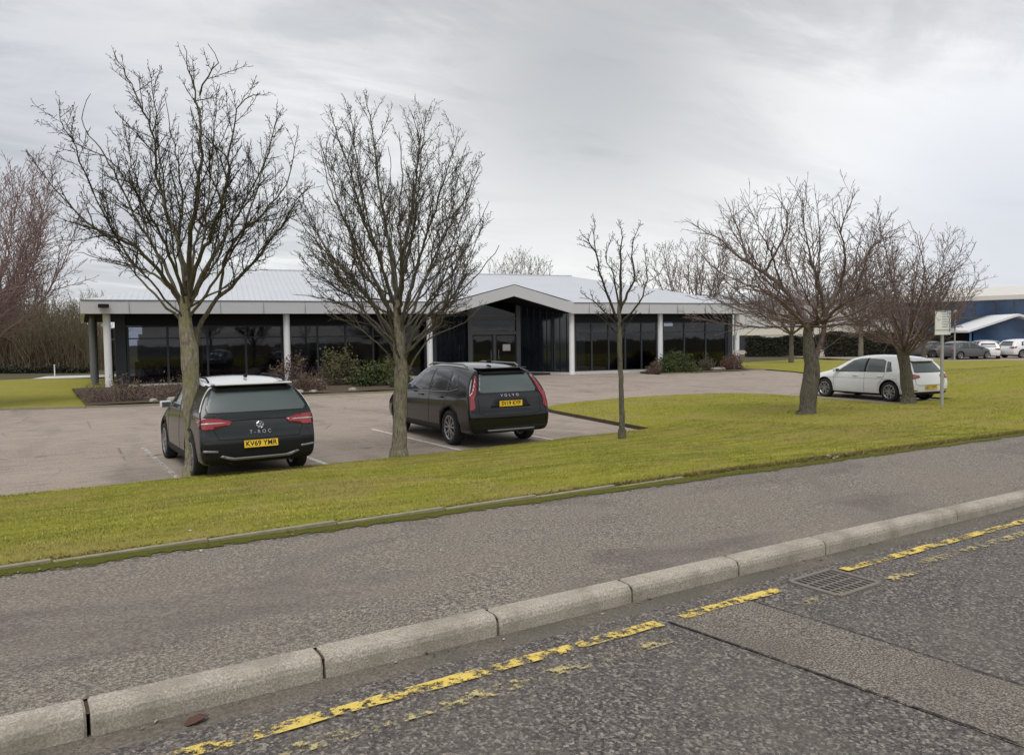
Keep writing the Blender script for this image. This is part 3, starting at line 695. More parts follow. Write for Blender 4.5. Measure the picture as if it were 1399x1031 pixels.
tree('cherry_tree', 'spreading leafless tree with forked grey trunk left of the white hatchback', 'tree',
     [(at(1101, 574, D4), .225), (at(1103, 560, D4), .20), (at(1106, 530, D4), .20), (at(1109, 505, D4), .195), (at(1106, 478, D4), .15), (at(1104, 448, D4), .10)],
     [(px_limb(D4, l), r) for l, r in L4] + [([at(1109, 520, D4), at(1114, 490, D4), at(1122, 462, D4), at(1128, 435, D4)], .17)] + fill_limbs(at(1104, 448, D4), at(1126, 440, D4), 1085, 380, D4, 165, 115, 22, .045, 6, -.6), dict(O4, env=dome(at(1101, 574, D4), 1083, 372, D4, 172, 130, 3), taper=.55, bare=.3), M['bark_dark'], M['twig_red'], 31)
D5 = 23.1
L5 = [([(1234, 490, 0), (1222, 472, -.1), (1200, 458, -.3), (1178, 455, -.5), (1160, 462, -.6)], .06),
      ([(1234, 485, 0), (1222, 450, .4), (1205, 415, .8), (1190, 380, 1.0), (1175, 350, 1.1)], .07),
      ([(1235, 480, 0), (1232, 440, -.2), (1222, 395, -.4), (1212, 350, -.5), (1200, 300, -.5)], .08),
      ([(1236, 480, 0), (1248, 445, .2), (1262, 410, .4), (1285, 380, .5), (1310, 360, .6), (1325, 348, .6)], .08),
      ([(1237, 490, 0), (1258, 462, -.6), (1280, 435, -1.0), (1300, 410, -1.2), (1318, 395, -1.3)], .06),
      ([(1236, 480, 0), (1242, 430, 1.0), (1250, 380, 1.6), (1262, 335, 1.8), (1275, 305, 1.9)], .07),
      ([(1234, 485, 0), (1210, 455, 1.2), (1180, 430, 1.9), (1150, 415, 2.2)], .05),
      ([(1235, 480, 0), (1225, 440, -1.3), (1205, 410, -2.0), (1175, 390, -2.4), (1155, 370, -2.5)], .06),
      ([(1236, 478, 0), (1250, 430, -1.2), (1262, 380, -1.9), (1255, 330, -2.2), (1240, 300, -2.3)], .06)]
tree('cherry_tree', 'dark leafless tree growing in front of the rear of the white hatchback', 'tree',
     [(at(1241, 552, D5), .20), (at(1240, 535, D5), .175), (at(1237, 505, D5), .17), (at(1234, 485, D5), .17), (at(1235, 470, D5), .14)],
     [(px_limb(D5, l), r) for l, r in L5] + fill_limbs(at(1235, 470, D5), at(1236, 490, D5), 1235, 395, D5, 104, 95, 20, .045, 7, -.65), dict(O4, env=dome(at(1241, 552, D5), 1236, 388, D5, 108, 108, 4), taper=.55, bare=.3, seg=.18, len=1.7, lgap=.13, gap=.14, tip=.0048), M['bark_dark'], M['twig_red'], 41)

# trees further off: generic broom-shaped crowns
def far_tree(name, label, base, h, spread, seed, mt, mtw, r=.2, nl=9, fork=.25, group=None, tip=.012, dens=1., lean=0, levels=2):
    rg = random.Random(seed); base = Vector(base); limbs = []
    f = base + Vector((0, 0, h * fork))
    for i in range(nl):
        a = i * 2.399 + rg.uniform(-.3, .3); e = rg.uniform(.1, 1) ** .6 * spread * (1 if i else .1)
        top = base + Vector((math.cos(a) * e + lean, math.sin(a) * e, h * (rg.uniform(.72, .95) if e > spread * .5 else rg.uniform(.88, 1))))
        mid = f.lerp(top, .5) + Vector((math.cos(a) * e * .2, math.sin(a) * e * .2, -h * .03)); limbs.append(([f + V3(rg, .02), mid, top], r * .5))
    o = dict(seg=h * .04, wig=.10, up=.06, tip=tip, gap=h * .035 / dens, ang=(.35, .9), ratio=.75, len=h * .27, lgap=h * .033 / dens, thin=.7, taper=.6)
    return tree(name, label, 'tree', [(base - Vector((0, 0, .05)), r), (base + Vector((0, 0, h * fork * .5)), r * .85), (f, r * .7)], limbs, o, mt, mtw, seed, group, levels)
def copy_thing(root, loc, rz, sc=1., label=None):
    c = root.copy(); COL.objects.link(c); c.location = loc; c.rotation_euler = (0, 0, rz); c.scale = (sc, sc, sc)
    if label: c['label'] = label
    for ch in list(root.children):
        k = ch.copy(); COL.objects.link(k); k.parent = c
        for g_ in list(ch.children): q = g_.copy(); COL.objects.link(q); q.parent = k
    return c
def gz(px, py, dep, z=0): p = at(px, py, dep); p.z = z; return p
far_tree('bare_tree', 'large pinkish twiggy tree at the left edge, in front of the wood', gz(-70, 520, 27), 9.2, 4.6, 51, M['bark_dark'], M['twig_pink'], .16, 30, .14, tip=.0062, dens=2.3)
far_tree('bare_tree', 'reddish leafless tree rising behind the right end of the office roof', gz(948, 490, 66), 10.6, 5.6, 53, M['bark_dark'], M['twig_red'], .25, 15, .28, tip=.014, dens=1.4)
far_tree('bare_tree', 'small brown leafless tree on the far lawn right of the office', gz(1081, 493, 58), 6.8, 3.3, 54, M['bark_dark'], M['twig_red'], .2, 13, .33, tip=.012, dens=1.35)
far_tree('bare_tree', 'pale trunked leafless tree against the dark hedge behind the white hatchback', gz(1176, 488, 64), 8.5, 4.6, 55, M['bark_grey'], M['twig_red'], .22, 16, .33, tip=.011, dens=1.5)
far_tree('bare_tree', 'leafless tree in front of the blue office, right of the white sign', gz(1262, 490, 60), 7.0, 3.4, 56, M['bark_dark'], M['twig_red'], .2, 13, .3, tip=.013, dens=1.3)
ft = far_tree('poplar_tree', 'faint upright tree tops just showing above the office roof ridge', gz(700, 500, 92), 13.2, 1.6, 57, M['bark_grey'], M['twig_far'], .2, 8, .2, group='trees behind the office roof', tip=.018, dens=.8)
for px, s in ((714, .97), (728, 1.0), (741, .95), (686, .94)): copy_thing(ft, gz(px, 500, 93 + R.uniform(-3, 3)), R.uniform(0, 6), s)
# the wood at the left
wk = [far_tree('bare_tree', 'brown leafless tree in the wood at the left beyond the lawn', (0, 200 + i * 20, 0), 9.5, 2.8, 60 + i, M['bark_grey'], M['twig_far'], .13, 9, .12, group='leafless trees of the left wood', tip=.017, dens=.85) for i in range(3)]
sp = []
rg = random.Random(9)
for i in range(54):
    px = -70 + i * 3.7 + rg.uniform(-5, 5); dep = 68 + (i * 7 % 5) * 5 + rg.uniform(-2, 2); sp.append((px, dep))
for i, (px, dep) in enumerate(sp):
    s = rg.uniform(.66, .88) * dep / 78 * (1.05 if px < 60 else .92)
    p = gz(px, 500, dep, -.05)
    if i < 3: wk[i].location = p; wk[i].scale = (s, s, s)
    else: copy_thing(wk[i % 3], p, rg.uniform(0, 6.28), s)
# undergrowth of the wood: countless stems
ln = []
for i in range(7000):
    px = rg.uniform(-90, 150); p = gz(px, 500, rg.uniform(66, 92), 0); h = rg.uniform(1.0, 4.6) * (1 if rg.random() < .75 else 1.35); l = V3(rg, .25 * h)
    ln.append(([p, p + Vector((l.x * .4, l.y * .4, h * .55)), p + Vector((l.x, l.y, h))], [.028, .020, .010], 3))
tag(strands(ln, 'undergrowth', M['twig_far'], None), 'tangled brown stems under the leafless wood at the left', 'undergrowth', None, 'stuff')

# ------------------------------------------------------------------ shrubs
def shrub(name, label, cat, c, w, d_, h, nleaf, size, mat, seed, group=None, stems=40, dome=True, parent=None):
    rg = np.random.default_rng(seed); rr = random.Random(seed); root = empty(name, c, 0, label, cat, group)
    ln = []
    nleaf = int(nleaf * (1.7 if mat in (M['leaf_brown'], M['leaf_red']) else 1.3)); stems = int(stems * 1.6)
    for i in range(stems):
        a = rr.uniform(0, 6.28); e = rr.random() ** .5; top = Vector((math.cos(a) * e * w / 2, math.sin(a) * e * d_ / 2, h * rr.uniform(.6, 1.02) * (1 - .35 * e)))
        b0 = Vector((top.x * .45, top.y * .45, -.03)); ln.append(([b0, b0.lerp(top, .5) + V3(rr, .04), top], [.012, .009, .004], 3))
    strands(ln, 'stems', M['twig_red'], root)
    if nleaf:
        # clumps
        nc = max(6, nleaf // 55); cc = rg.normal(size=(nc, 3)); cc /= np.linalg.norm(cc, axis=1)[:, None]; cc[:, 2] = np.abs(cc[:, 2]); cc *= rg.uniform(.5, .93, (nc, 1))
        idx = rg.integers(0, nc, nleaf); p = cc[idx] + rg.normal(0, .13, (nleaf, 3)); p[:, 2] = np.abs(p[:, 2])
        p *= np.array([w / 2, d_ / 2, h]); nn = rg.normal(size=(nleaf, 3)); nn /= np.linalg.norm(nn, axis=1)[:, None]
        q = rg.normal(size=(nleaf, 3)); t1 = np.cross(nn, q); t1 /= np.linalg.norm(t1, axis=1)[:, None]; t2 = np.cross(nn, t1)
        s = size * rg.uniform(.5, 1.2, (nleaf, 1)); v = np.stack([p - t1 * s, p + t2 * s * .55, p + t1 * s, p - t2 * s * .55], 1).reshape(-1, 3)
        from_np('foliage', v, np.arange(nleaf * 4).reshape(-1, 4), mat, root)
    return root
SH = [('brown bare shrub at the left corner of the bed, beside the end columns', (3.4, 27.9), 2.8, 2.0, 1.15, 600, .045, 'leaf_brown'),
      ('low brown shrub behind the pale stones, left of the grey car', (5.4, 27.9), 3.0, 2.2, 1.0, 700, .045, 'leaf_brown'),
      ('brown low shrub just left of the first tree trunk', (7.6, 28.1), 2.8, 2.2, .95, 700, .045, 'leaf_red'),
      ('thin brown shrub at the foot of the second white column', (11.1, 32.0), 2.6, 2.2, 1.5, 700, .06, 'leaf_brown'),
      ('bushy olive shrub right of the second white column', (13.1, 31.6), 2.4, 2.4, 1.85, 2000, .07, 'leaf_olive'),
      ('low green shrub spilling over the bed in front of the office windows', (14.3, 29.8), 2.2, 2.2, 1.1, 2600, .07, 'leaf_green'),
      ('small stony brown shrub behind the grey car', (10.5, 28.6), 2.0, 1.5, .8, 900, .05, 'leaf_brown'),
      ('yellowish green shrub just left of the second tree trunk', (15.9, 31.5), 2.0, 2.0, 1.3, 2000, .07, 'leaf_olive'),
      ('low grey green plant between the green shrubs', (14.6, 27.9), 1.5, 1.2, .6, 900, .05, 'leaf_green'),
      ('dark clipped green shrub dome before the right hand windows', (33.8, 29.9), 3.1, 2.2, 1.2, 9000, .055, 'leaf_green'),
      ('small brown plant at the left of the dark green dome', (31.9, 29.8), 1.2, 1.0, .7, 600, .05, 'leaf_brown'),
      ('beige dry shrub between the green dome and the red shrub', (36.6, 29.9), 1.3, 1.2, 1.1, 700, .05, 'leaf_olive'),
      ('reddish brown shrub at the foot of the last right column', (38.3, 29.4), 1.7, 1.4, 1.3, 900, .05, 'leaf_red')]
for i, (lb, (x, y), w_, d_, h, nl, sz, mt) in enumerate(SH):
    shrub('shrub', lb, 'shrub', (x, y, .04), w_, d_, h, nl, sz, M[mt], 100 + i, 'shrubs in the beds before the office', 60)
for i, (x, y, s) in enumerate(((4.3, 26.5, .32), (4.9, 26.4, .4), (5.6, 26.55, .3), (6.1, 26.6, .36), (9.8, 27.35, .4), (10.4, 27.3, .28), (12.1, 27.3, .3))):
    bm = bmesh.new(); bmesh.ops.create_icosphere(bm, subdivisions=2, radius=s * .5)
    for v in bm.verts: v.co = Vector((v.co.x * 1.3, v.co.y, v.co.z * .7)) * R.uniform(.85, 1.12)
    me = bpy.data.meshes.new('rock'); bm.to_mesh(me); bm.free(); me.materials.append(M['stone']); o = bpy.data.objects.new('rock', me); COL.objects.link(o); o.location = (x, y, .12)
    o.rotation_euler = (0, 0, R.uniform(0, 6)); tag(o, 'pale rough stone edging the planting bed in front of the office', 'rock', 'pale stones along the planting bed')

# ------------------------------------------------------------------ single-storey office
def multi(name, boxes, mat, parent):
    for a, c in boxes: b = MB(); b.box(a, c); b.build(name, mat, parent)
BO = Vector((4.16, 38.39, 0)); BA = math.atan2(30.33 - 38.39, 39.94 - 4.16)
of = empty('office_building', BO, BA, 'long single storey office with pale metal roof, gabled entrance and dark glazed front', 'building')
ZE = 3.62; FH = .63; ZT = ZE + FH
# local frame: x along the front, y into the building
U0, U1 = -1.0, 37.6; V0 = -.42; DEP = 17.0; GL, GM, GR = 17.2, 20.9, 24.6; ZG = 4.62
col_u = [0, 8.34, 16.0, 24.75, 30.87, 36.67]
for u in col_u:
    b = MB(); b.tube([(u, .1, -.05), (u, .1, ZE + .2)], .165, 20); b.tube([(u, .1, -.05), (u, .1, .12)], .21, 20)
    if abs(u - 24.75) < 1: pass
    b.build('column', M['white'], of, smooth=False)
for v in (4.2, 8.5, 12.8):
    b = MB(); xu = U0 + .55 - 2.5 * (v + .4) / 17.4; b.tube([(xu, v, -.05), (xu, v, ZE + .2)], .165, 16); b.build('column', M['frame_light'], of)
# fascia with the raised gable
def gz_(u):
    if u <= GL or u >= GR: return 0
    return (ZG - ZE) * (1 - abs(u - GM) / (GM - GL if u < GM else GR - GM))
UB = U0 - 2.5      # the left end is splayed outwards to the rear
us = [U0, GL, GM, GR, U1]
b = MB(); vs = []; fs = []
for u in us: g_ = gz_(u); vs += [(u, V0, ZE + g_), (u, V0 - .06, ZT + g_), (u, V0 + .12, ZT + g_ + .01), (u, V0 + .12, ZE + g_)]
for i in range(len(us) - 1):
    for j in range(4): fs.append((4 * i + j, 4 * i + (j + 1) % 4, 4 * i + 4 + (j + 1) % 4, 4 * i + 4 + j))
fs += [(0, 1, 2, 3), tuple(16 + j for j in (3, 2, 1, 0))]; b.add(vs, fs)
sk = lambda u, v: u + (UB - U0) * (v - V0) / (DEP - V0)
b.add([(sk(U0 + q, v), v, z) for z in (ZE, ZT) for v, q in ((V0 + .125, -.02), (V0 + .125, .14), (DEP, .14), (DEP, -.02))], [(0, 3, 2, 1), (4, 5, 6, 7), (0, 1, 5, 4), (1, 2, 6, 5), (2, 3, 7, 6), (3, 0, 4, 7)]); b.box((U1 - .14, V0 + .125, ZE), (U1 + .02, DEP, ZT)); b.box((U0 + .16, DEP - .14, ZE), (U1 - .16, DEP, ZT))
b.build('fascia', M['fascia'], of)
# joints of the fascia panels
b = MB()
for i in range(1, 19):
    u = U0 + i * 2.05
    if GL - .2 < u < GR + .2: continue
    b.box((u - .006, V0 - .064, ZE + .01), (u + .006, V0 - .03, ZT - .01))
b.box((U0, V0 - .075, ZT - .03), (GL - .05, V0 - .055, ZT + .03)); b.box((GR + .05, V0 - .075, ZT - .03), (U1, V0 - .055, ZT + .03))
b.build('fascia_trim', M['frame_light'], of)
# roof: hipped, with the entrance gable running back into it
HR = 8.4; ZR = ZT + 2.35; RL, RRt = U0 + 9.0, U1 - 9.0
b = MB(); zt = ZT + .012
A = [(U0 + .05, V0, zt), (U1 - .05, V0, zt), (U1 - .05, DEP, zt), (UB + .05, DEP, zt), (RL, HR, ZR), (RRt, HR, ZR)]
gbv = V0 + (ZG - ZE) * (HR - V0) / (ZR - zt)
A += [(GL, V0, zt), (GM, gbv, zt + ZG - ZE), (GR, V0, zt)]
b.add(A, [(0, 6, 7, 8, 1, 5, 4), (1, 2, 5), (2, 3, 4, 5), (3, 0, 4)])
b.box((RL - .1, HR - .12, ZR - .03), (RRt + .1, HR + .12, ZR + .05))
b.build('roof', M['roof'], of)
gb = (ZG - ZE) / ((ZR - ZT) / (HR - V0)) + V0 + .6
b = MB(); e = .03
b.add([(GL - .1, V0 - .05, zt + e), (GM, V0 - .05, zt + ZG - ZE + e), (GM, gb, zt + ZG - ZE + e), (GR + .1, V0 - .05, zt + e)], [(0, 1, 2), (1, 3, 2)])
b.build('gable_roof', M['roof'], of)
# soffit
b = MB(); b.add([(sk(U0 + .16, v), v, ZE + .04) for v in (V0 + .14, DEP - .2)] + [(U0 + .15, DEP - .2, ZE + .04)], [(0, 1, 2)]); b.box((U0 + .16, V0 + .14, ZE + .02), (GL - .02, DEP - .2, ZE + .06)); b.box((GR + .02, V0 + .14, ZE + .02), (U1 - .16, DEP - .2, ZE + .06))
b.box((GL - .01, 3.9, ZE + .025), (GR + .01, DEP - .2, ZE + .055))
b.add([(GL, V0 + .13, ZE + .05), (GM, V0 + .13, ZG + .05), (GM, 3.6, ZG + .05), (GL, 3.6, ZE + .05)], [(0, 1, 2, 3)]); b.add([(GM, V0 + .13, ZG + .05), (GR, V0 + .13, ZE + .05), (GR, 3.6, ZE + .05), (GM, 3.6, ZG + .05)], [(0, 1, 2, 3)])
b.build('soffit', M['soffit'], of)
# glazed front: frames, panes, dark upper band
def glazing(u0, v0, u1, v1, z0, z1, n_, light=None, transom=.62):
    """one run of glazing from (u0,v0) to (u1,v1): a frame part with its panes below it"""
    L = math.hypot(u1 - u0, v1 - v0); mt = Matrix.Translation((u0, v0, 0)) @ Matrix.Rotation(math.atan2(v1 - v0, u1 - u0), 4, 'Z')
    b = MB(); w = .05
    for i in range(n_ + 1):
        x = L * i / n_; x = min(max(x, w), L - w); b.box((x - w, -.05, z0 + .061), (x + w, .06, z1 - .06), 0, mt)
    b.box((0, -.055, z0), (L, .065, z0 + .06), 0, mt); b.box((0, -.055, z1 - .06), (L, .065, z1), 0, mt)
    b.box((0, -.045, z1 - transom - .03), (L, .055, z1 - transom + .03), 0, mt)
    fr = b.build('window', light or M['frame'], of)
    b = MB()
    for i in range(n_): b.box((L * i / n_ + w + .001, .0, z0 + .062), (L * (i + 1) / n_ - w - .001, .012, z1 - .062), 0, mt)
    b.build('pane', M['glass'], fr); return fr
GV = .95
b = MB(); b.box((.45, GV - .07, -.05), (GL - .3, GV + .1, .16)); b.box((24.9, .02, -.05), (36.0, .3, .17)); b.build('plinth', M['plinth'], of)
b = MB(); b.box((23.0, 2.4, -.05), (24.6, 2.65, .14)); 
b.add([(24.62, .0, .13), (24.62, .3, .13), (22.6, 3.15, .13), (22.3, 3.0, .13), (24.62, .0, -.05), (24.62, .3, -.05), (22.6, 3.15, -.05), (22.3, 3.0, -.05)], [(0, 1, 2, 3), (0, 3, 7, 4), (0, 4, 5, 1), (1, 5, 6, 2)]); b.build('porch_plinth', M['plinth'], of)
glazing(.75, GV, 8.2, GV, .16, 3.05, 4); glazing(8.5, GV, 16.0, GV, .16, 3.05, 5)
glazing(24.95, .16, 30.7, .16, .17, 3.1, 5); glazing(31.05, .16, 35.9, .16, .17, 3.1, 3)
glazing(36.0, .2, 36.0, 6.5, .17, 3.1, 3); glazing(-.9, 8, .68, GV + .13, .16, 3.05, 4)
multi('header_band', [((.73, GV - .06, 3.055), (16.6, GV + .1, ZE + .015)), ((24.9, .09, 3.105), (36.05, .26, ZE + .015)), ((35.92, .262, 3.105), (36.08, 6.5, ZE + .015))], M['slate'], of)
multi('pier', [((.25, GV - .12, 0), (.72, GV + .12, ZE + .01)), ((16.02, GV - .1, 0), (16.6, GV + .14, 3.05)), ((35.9, -.02, 0), (36.25, .08, ZE + .01))], M['frame'], of)
# entrance recess: ribbed side walls and the doors
def ribwall(u0, v0, u1, v1, h0, h1, n_):
    L = math.hypot(u1 - u0, v1 - v0); mt = Matrix.Translation((u0, v0, 0)) @ Matrix.Rotation(math.atan2(v1 - v0, u1 - u0), 4, 'Z'); b = MB()
    b.add([tuple(mt @ Vector(q)) for q in ((0, .02, .1), (L, .02, .1), (L, .02, h1), (0, .02, h0), (0, .12, .1), (L, .12, .1), (L, .12, h1), (0, .12, h0))], [(0, 1, 2, 3), (4, 7, 6, 5), (0, 3, 7, 4), (1, 5, 6, 2), (3, 2, 6, 7)])
    for i in range(n_):
        x = L * (i + .5) / n_; h = h0 + (h1 - h0) * x / L - .03; b.box((x - .035, -.045, .1), (x + .035, .02, h), 0, mt)
    return b.build('side_wall', M['darkglass'], of)
ribwall(16.65, GV + .1, 19.2, 3.2, 3.6, 4.2, 7); ribwall(22.5, 3.2, 24.68, .3, 4.25, 3.62, 8)
b = MB()
for u in (19.2, 22.35): b.box((u - .02, 2.98, 0), (u + .26, 3.22, 4.3))
b.box((19.46, 3.02, 2.46), (22.33, 3.18, 2.66)); b.box((19.46, 3.02, 3.35), (22.33, 3.18, 3.5)); b.box((20.83, 3.03, .1), (20.97, 3.17, 2.46)); b.build('door_frame', M['frame_light'], of)
b = MB(); b.box((17.3, 3.25, 3.0), (24.5, 3.33, 4.6)); b.build('door_surround', M['slate'], of)
b = MB(); b.box((19.47, 3.10, 3.51), (22.32, 3.11, 4.4)); b.build('gable_window', M['glass'], of); b = MB(); b.box((19.0, 2.95, -.05), (22.8, 3.3, .1)); b.build('door_step', M['slate'], of)
for u0 in (19.48, 20.99):
    b = MB(); w = .07; u1 = u0 + 1.33
    b.box((u0, 3.06, .1), (u0 + w, 3.13, 2.45)); b.box((u1 - w, 3.06, .1), (u1, 3.13, 2.45)); b.box((u0 + w, 3.06, .1), (u1 - w, 3.13, .3)); b.box((u0 + w, 3.06, 2.37), (u1 - w, 3.13, 2.45))
    dr = b.build('door', M['frame'], of); b = MB(); b.box((u0 + w + .001, 3.09, .301), (u1 - w - .001, 3.10, 2.369)); b.build('pane', M['glass'], dr)
    hx = u1 - .16 if u0 < 20 else u0 + .16
    b = MB(); b.tube([(hx, 3.0, .9), (hx, 3.0, 1.5)], .018, 8); b.tube([(hx, 3.0, .95), (hx, 3.07, .95)], .012, 6); b.tube([(hx, 3.0, 1.45), (hx, 3.07, 1.45)], .012, 6); b.build('handle', M['chrome'], dr)
b = MB(); b.box((21.45, 3.075, 1.45), (21.95, 3.085, 1.85)); b.build('notice', M['sign'], of)
b = MB(); b.box((19.47, 3.10, 2.67), (22.32, 3.11, 3.34)); b.build('fanlight', M['glass'], of)
# interior seen through the glass
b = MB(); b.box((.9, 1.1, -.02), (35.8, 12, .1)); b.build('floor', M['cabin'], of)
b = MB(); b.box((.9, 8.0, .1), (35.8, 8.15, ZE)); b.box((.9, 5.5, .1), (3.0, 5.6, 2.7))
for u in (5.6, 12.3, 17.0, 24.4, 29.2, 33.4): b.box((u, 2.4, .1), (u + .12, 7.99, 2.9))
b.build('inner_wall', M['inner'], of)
multi('window_blind', [((u, (GV if u < 20 else .2) + .25, z0), (u + w, (GV if u < 20 else .2) + .29, 2.35)) for u, w, z0 in ((1.2, 2.6, 1.35), (4.2, 1.2, 1.1), (8.8, .8, .3), (10.0, .5, .3), (25.3, .5, .4))], M['blind'], of)
multi('desk_screen', [((1.0, 1.8, .1), (2.7, 2.2, 1.25)), ((27.5, .9, .1), (29.6, 1.3, .9)), ((31.5, .9, .1), (33.5, 1.2, 1.0))], M['blueblind'], of)
b = MB()
for u in (3.3, 6.6, 10.9, 13.6, 26.4, 32.2): b.box((u, 2.2, .75), (u + 1.5, 3.0, .8)); b.box((u + .4, 2.5, .8), (u + .9, 2.55, 1.2)); b.box((u + .05, 2.2, .1), (u + .1, 3, .75)); b.box((u + 1.4, 2.2, .1), (u + 1.45, 3, .75))
b.build('desk', M['inner'], of)
# floodlight on the left corner of the fascia
b = MB(); b.box((-.25, V0 - .26, ZT - .36), (.2, V0 - .1, ZT - .18)); b.box((-.06, V0 - .1, ZT - .3), (0, V0 - .05, ZT - .24)); b.build('flood_light', M['plastic'], of)

# ------------------------------------------------------------------ blue glazed office at the right
def frame_of(p, q): return Matrix.Translation(p) @ Matrix.Rotation(math.atan2(q.y - p.y, q.x - p.x), 4, 'Z')
A0 = gz(1215, 480, 100); A1 = gz(1560, 480, 84); LB = (A1 - A0).length
bo = empty('blue_office', A0, math.atan2(A1.y - A0.y, A1.x - A0.x), 'far blue glazed office with pale overhanging roof at the right edge', 'building')
H1 = 6.1
b = MB(); b.box((1.0, .6, 0), (LB, 30, H1)); b.build('wall', M['blueglass'], bo)
b = MB()
for i in range(16):
    x = 1.5 + i * 2.0; b.box((x - .05, .52, 0), (x + .05, .6, H1))
b.box((1.0, .44, 3.95), (LB, .519, 4.2)); b.box((1, .5, 2.3), (LB, .519, 2.5)); b.build('mullions', M['frame_light'], bo)
multi('spandrel_panel', [((9, .53, 2.55), (14.5, .59, 3.9)), ((3, .53, 2.55), (7, .59, 3.9)), ((19, .53, 4.3), (24, .59, 5.6))], M['bluepanel'], bo)
b = MB(); b.box((1.5, .50, .0), (18, .515, 2.2)); b.build('ground_floor_glazing', M['slate'], bo)
b = MB(); b.add([(-1, -1.2, H1), (LB, -1.2, H1), (LB, -1.2, H1 + .5), (-1, -1.2, H1 + .5), (-1, 14, H1 + 2.3), (LB, 14, H1 + 2.3), (-1, 31, H1 + .5), (LB, 31, H1 + .5), (-1, 31, H1), (LB, 31, H1)],
      [(0, 1, 2, 3), (3, 2, 5, 4), (4, 5, 7, 6), (6, 7, 9, 8), (0, 8, 9, 1), (0, 3, 4, 6, 8), (1, 9, 7, 5, 2)]); b.build('roof', M['farroof'], bo)
# entrance canopy: a pale pitched roof standing forward
cx = 14.6
b = MB(); zb, zp = 2.5, 4.3
sx = -3.8
P0, P1, P2 = (cx - 5.0, -5, zb), (cx, -5, zp), (cx + 5.0, -5, zb); Q0, Q1, Q2 = (cx - 5.0 + sx, .4, zb), (cx + sx, .4, zp), (cx + 5.0 + sx, .4, zb)
tp_ = [P0, P1, Q1, Q0, P2, Q2]
b.add(tp_ + [(x, y, z - .25) for x, y, z in tp_], [(0, 1, 2, 3), (1, 4, 5, 2), (6, 9, 8, 7), (7, 8, 11, 10), (0, 6, 7, 1), (1, 7, 10, 4), (0, 3, 9, 6), (4, 10, 11, 5)]); b.build('canopy_roof', M['white'], bo)
b = MB()
for x in (cx - 4.8, cx + 4.8): b.tube([(x, -4.6, 0), (x, -4.6, zb)], .12, 8)
b.build('canopy_posts', M['bluepanel'], bo)
b = MB(); b.add([(cx - 4.6, -3.9, 0), (cx + 4.6, -3.9, 0), (cx + 4.6, -3.9, zb), (cx, -3.9, zp - .35), (cx - 4.6, -3.9, zb)], [(0, 1, 2, 3, 4)]); b.build('porch_glazing', M['blueglass'], bo)

# pale warehouse behind
B0 = gz(930, 480, 122); B1 = gz(1310, 480, 112); LW = (B1 - B0).length
wh = empty('warehouse', B0, math.atan2(B1.y - B0.y, B1.x - B0.x), 'long pale grey warehouse with shallow roof behind the leafless trees', 'building')
b = MB(); b.box((0, 0, 0), (LW, 30, 7.6)); b.build('wall', M['warehouse'], wh)
b = MB(); b.add([(-.5, -.6, 7.6), (LW + .5, -.6, 7.6), (LW + .5, -.6, 8.0), (-.5, -.6, 8.0), (LW + .5, 15, 9.6), (-.5, 15, 9.6), (LW + .5, 30.6, 8), (-.5, 30.6, 8), (LW + .5, 30.6, 7.6), (-.5, 30.6, 7.6)],
      [(0, 1, 2, 3), (3, 2, 4, 5), (5, 4, 6, 7), (7, 6, 8, 9), (0, 9, 8, 1), (0, 3, 5, 7, 9), (1, 8, 6, 4, 2)]); b.build('roof', M['roof'], wh)
b = MB(); b.box((0, -.08, 2.3), (LW, -.005, 3.1)); b.build('wall_band', M['cream'], wh)
multi('door', [((x, -.06, 0), (x + 4, -.003, 2.25)) for x in (8, 20, 30)], M['frame'], wh)
# low outbuilding seen between the office end and the trees
# dark clipped hedge behind the white car
def hedge(label, p0, p1, h, th, seed, n_):
    p0 = Vector(p0); p1 = Vector(p1); L = (p1 - p0).length; root = empty('hedge', p0, math.atan2(p1.y - p0.y, p1.x - p0.x), label, 'hedge')
    b = MB(); b.box((.15, .15, 0), (L - .15, th - .15, h - .15)); b.build('hedge_body', M['hedge'], root)
    rg = np.random.default_rng(seed); p = np.stack([rg.uniform(0, L, n_), rg.uniform(0, th, n_), rg.uniform(0, h, n_)], 1)
    fc = rg.integers(0, 3, n_); p[fc == 0, 1] = rg.normal(.1, .06, (fc == 0).sum()); p[fc == 1, 2] = h - .1 + rg.normal(0, .08, (fc == 1).sum()) + .12 * np.sin(p[fc == 1, 0] * 1.7); 
    nn = rg.normal(size=(n_, 3)); t1 = np.cross(nn, rg.normal(size=(n_, 3))); t1 /= np.linalg.norm(t1, axis=1)[:, None]; t2 = np.cross(nn, t1); t2 /= np.linalg.norm(t2, axis=1)[:, None]
    s = .11; v = np.stack([p - t1 * s, p + t2 * s * .6, p + t1 * s, p - t2 * s * .6], 1).reshape(-1, 3); from_np('foliage', v, np.arange(n_ * 4).reshape(-1, 4), M['hedge'], root); return root
hedge('dark clipped hedge below the cream band, behind the white hatchback', gz(1128, 490, 76), gz(1262, 490, 74), 2.35, 1.6, 5, 9000)
hedge('lower dark hedge right of the office end column', gz(1018, 490, 82), gz(1118, 490, 80), 2.0, 1.5, 6, 6000)
hedge('low dark hedge along the foot of the left wood', gz(-60, 500, 62), gz(118, 500, 60), .4, 1.2, 7, 3000)
# small white post on the left lawn
pr = gz(75, 516, 50); b = MB(); b.tube([(0, 0, 0), (0, 0, .85)], .035, 8); b.box((-.045, -.045, .85), (.045, .045, .9)); o = b.build('marker_post', M['white']); o.location = pr
tag(o, 'small white marker post at the far edge of the left lawn', 'post')

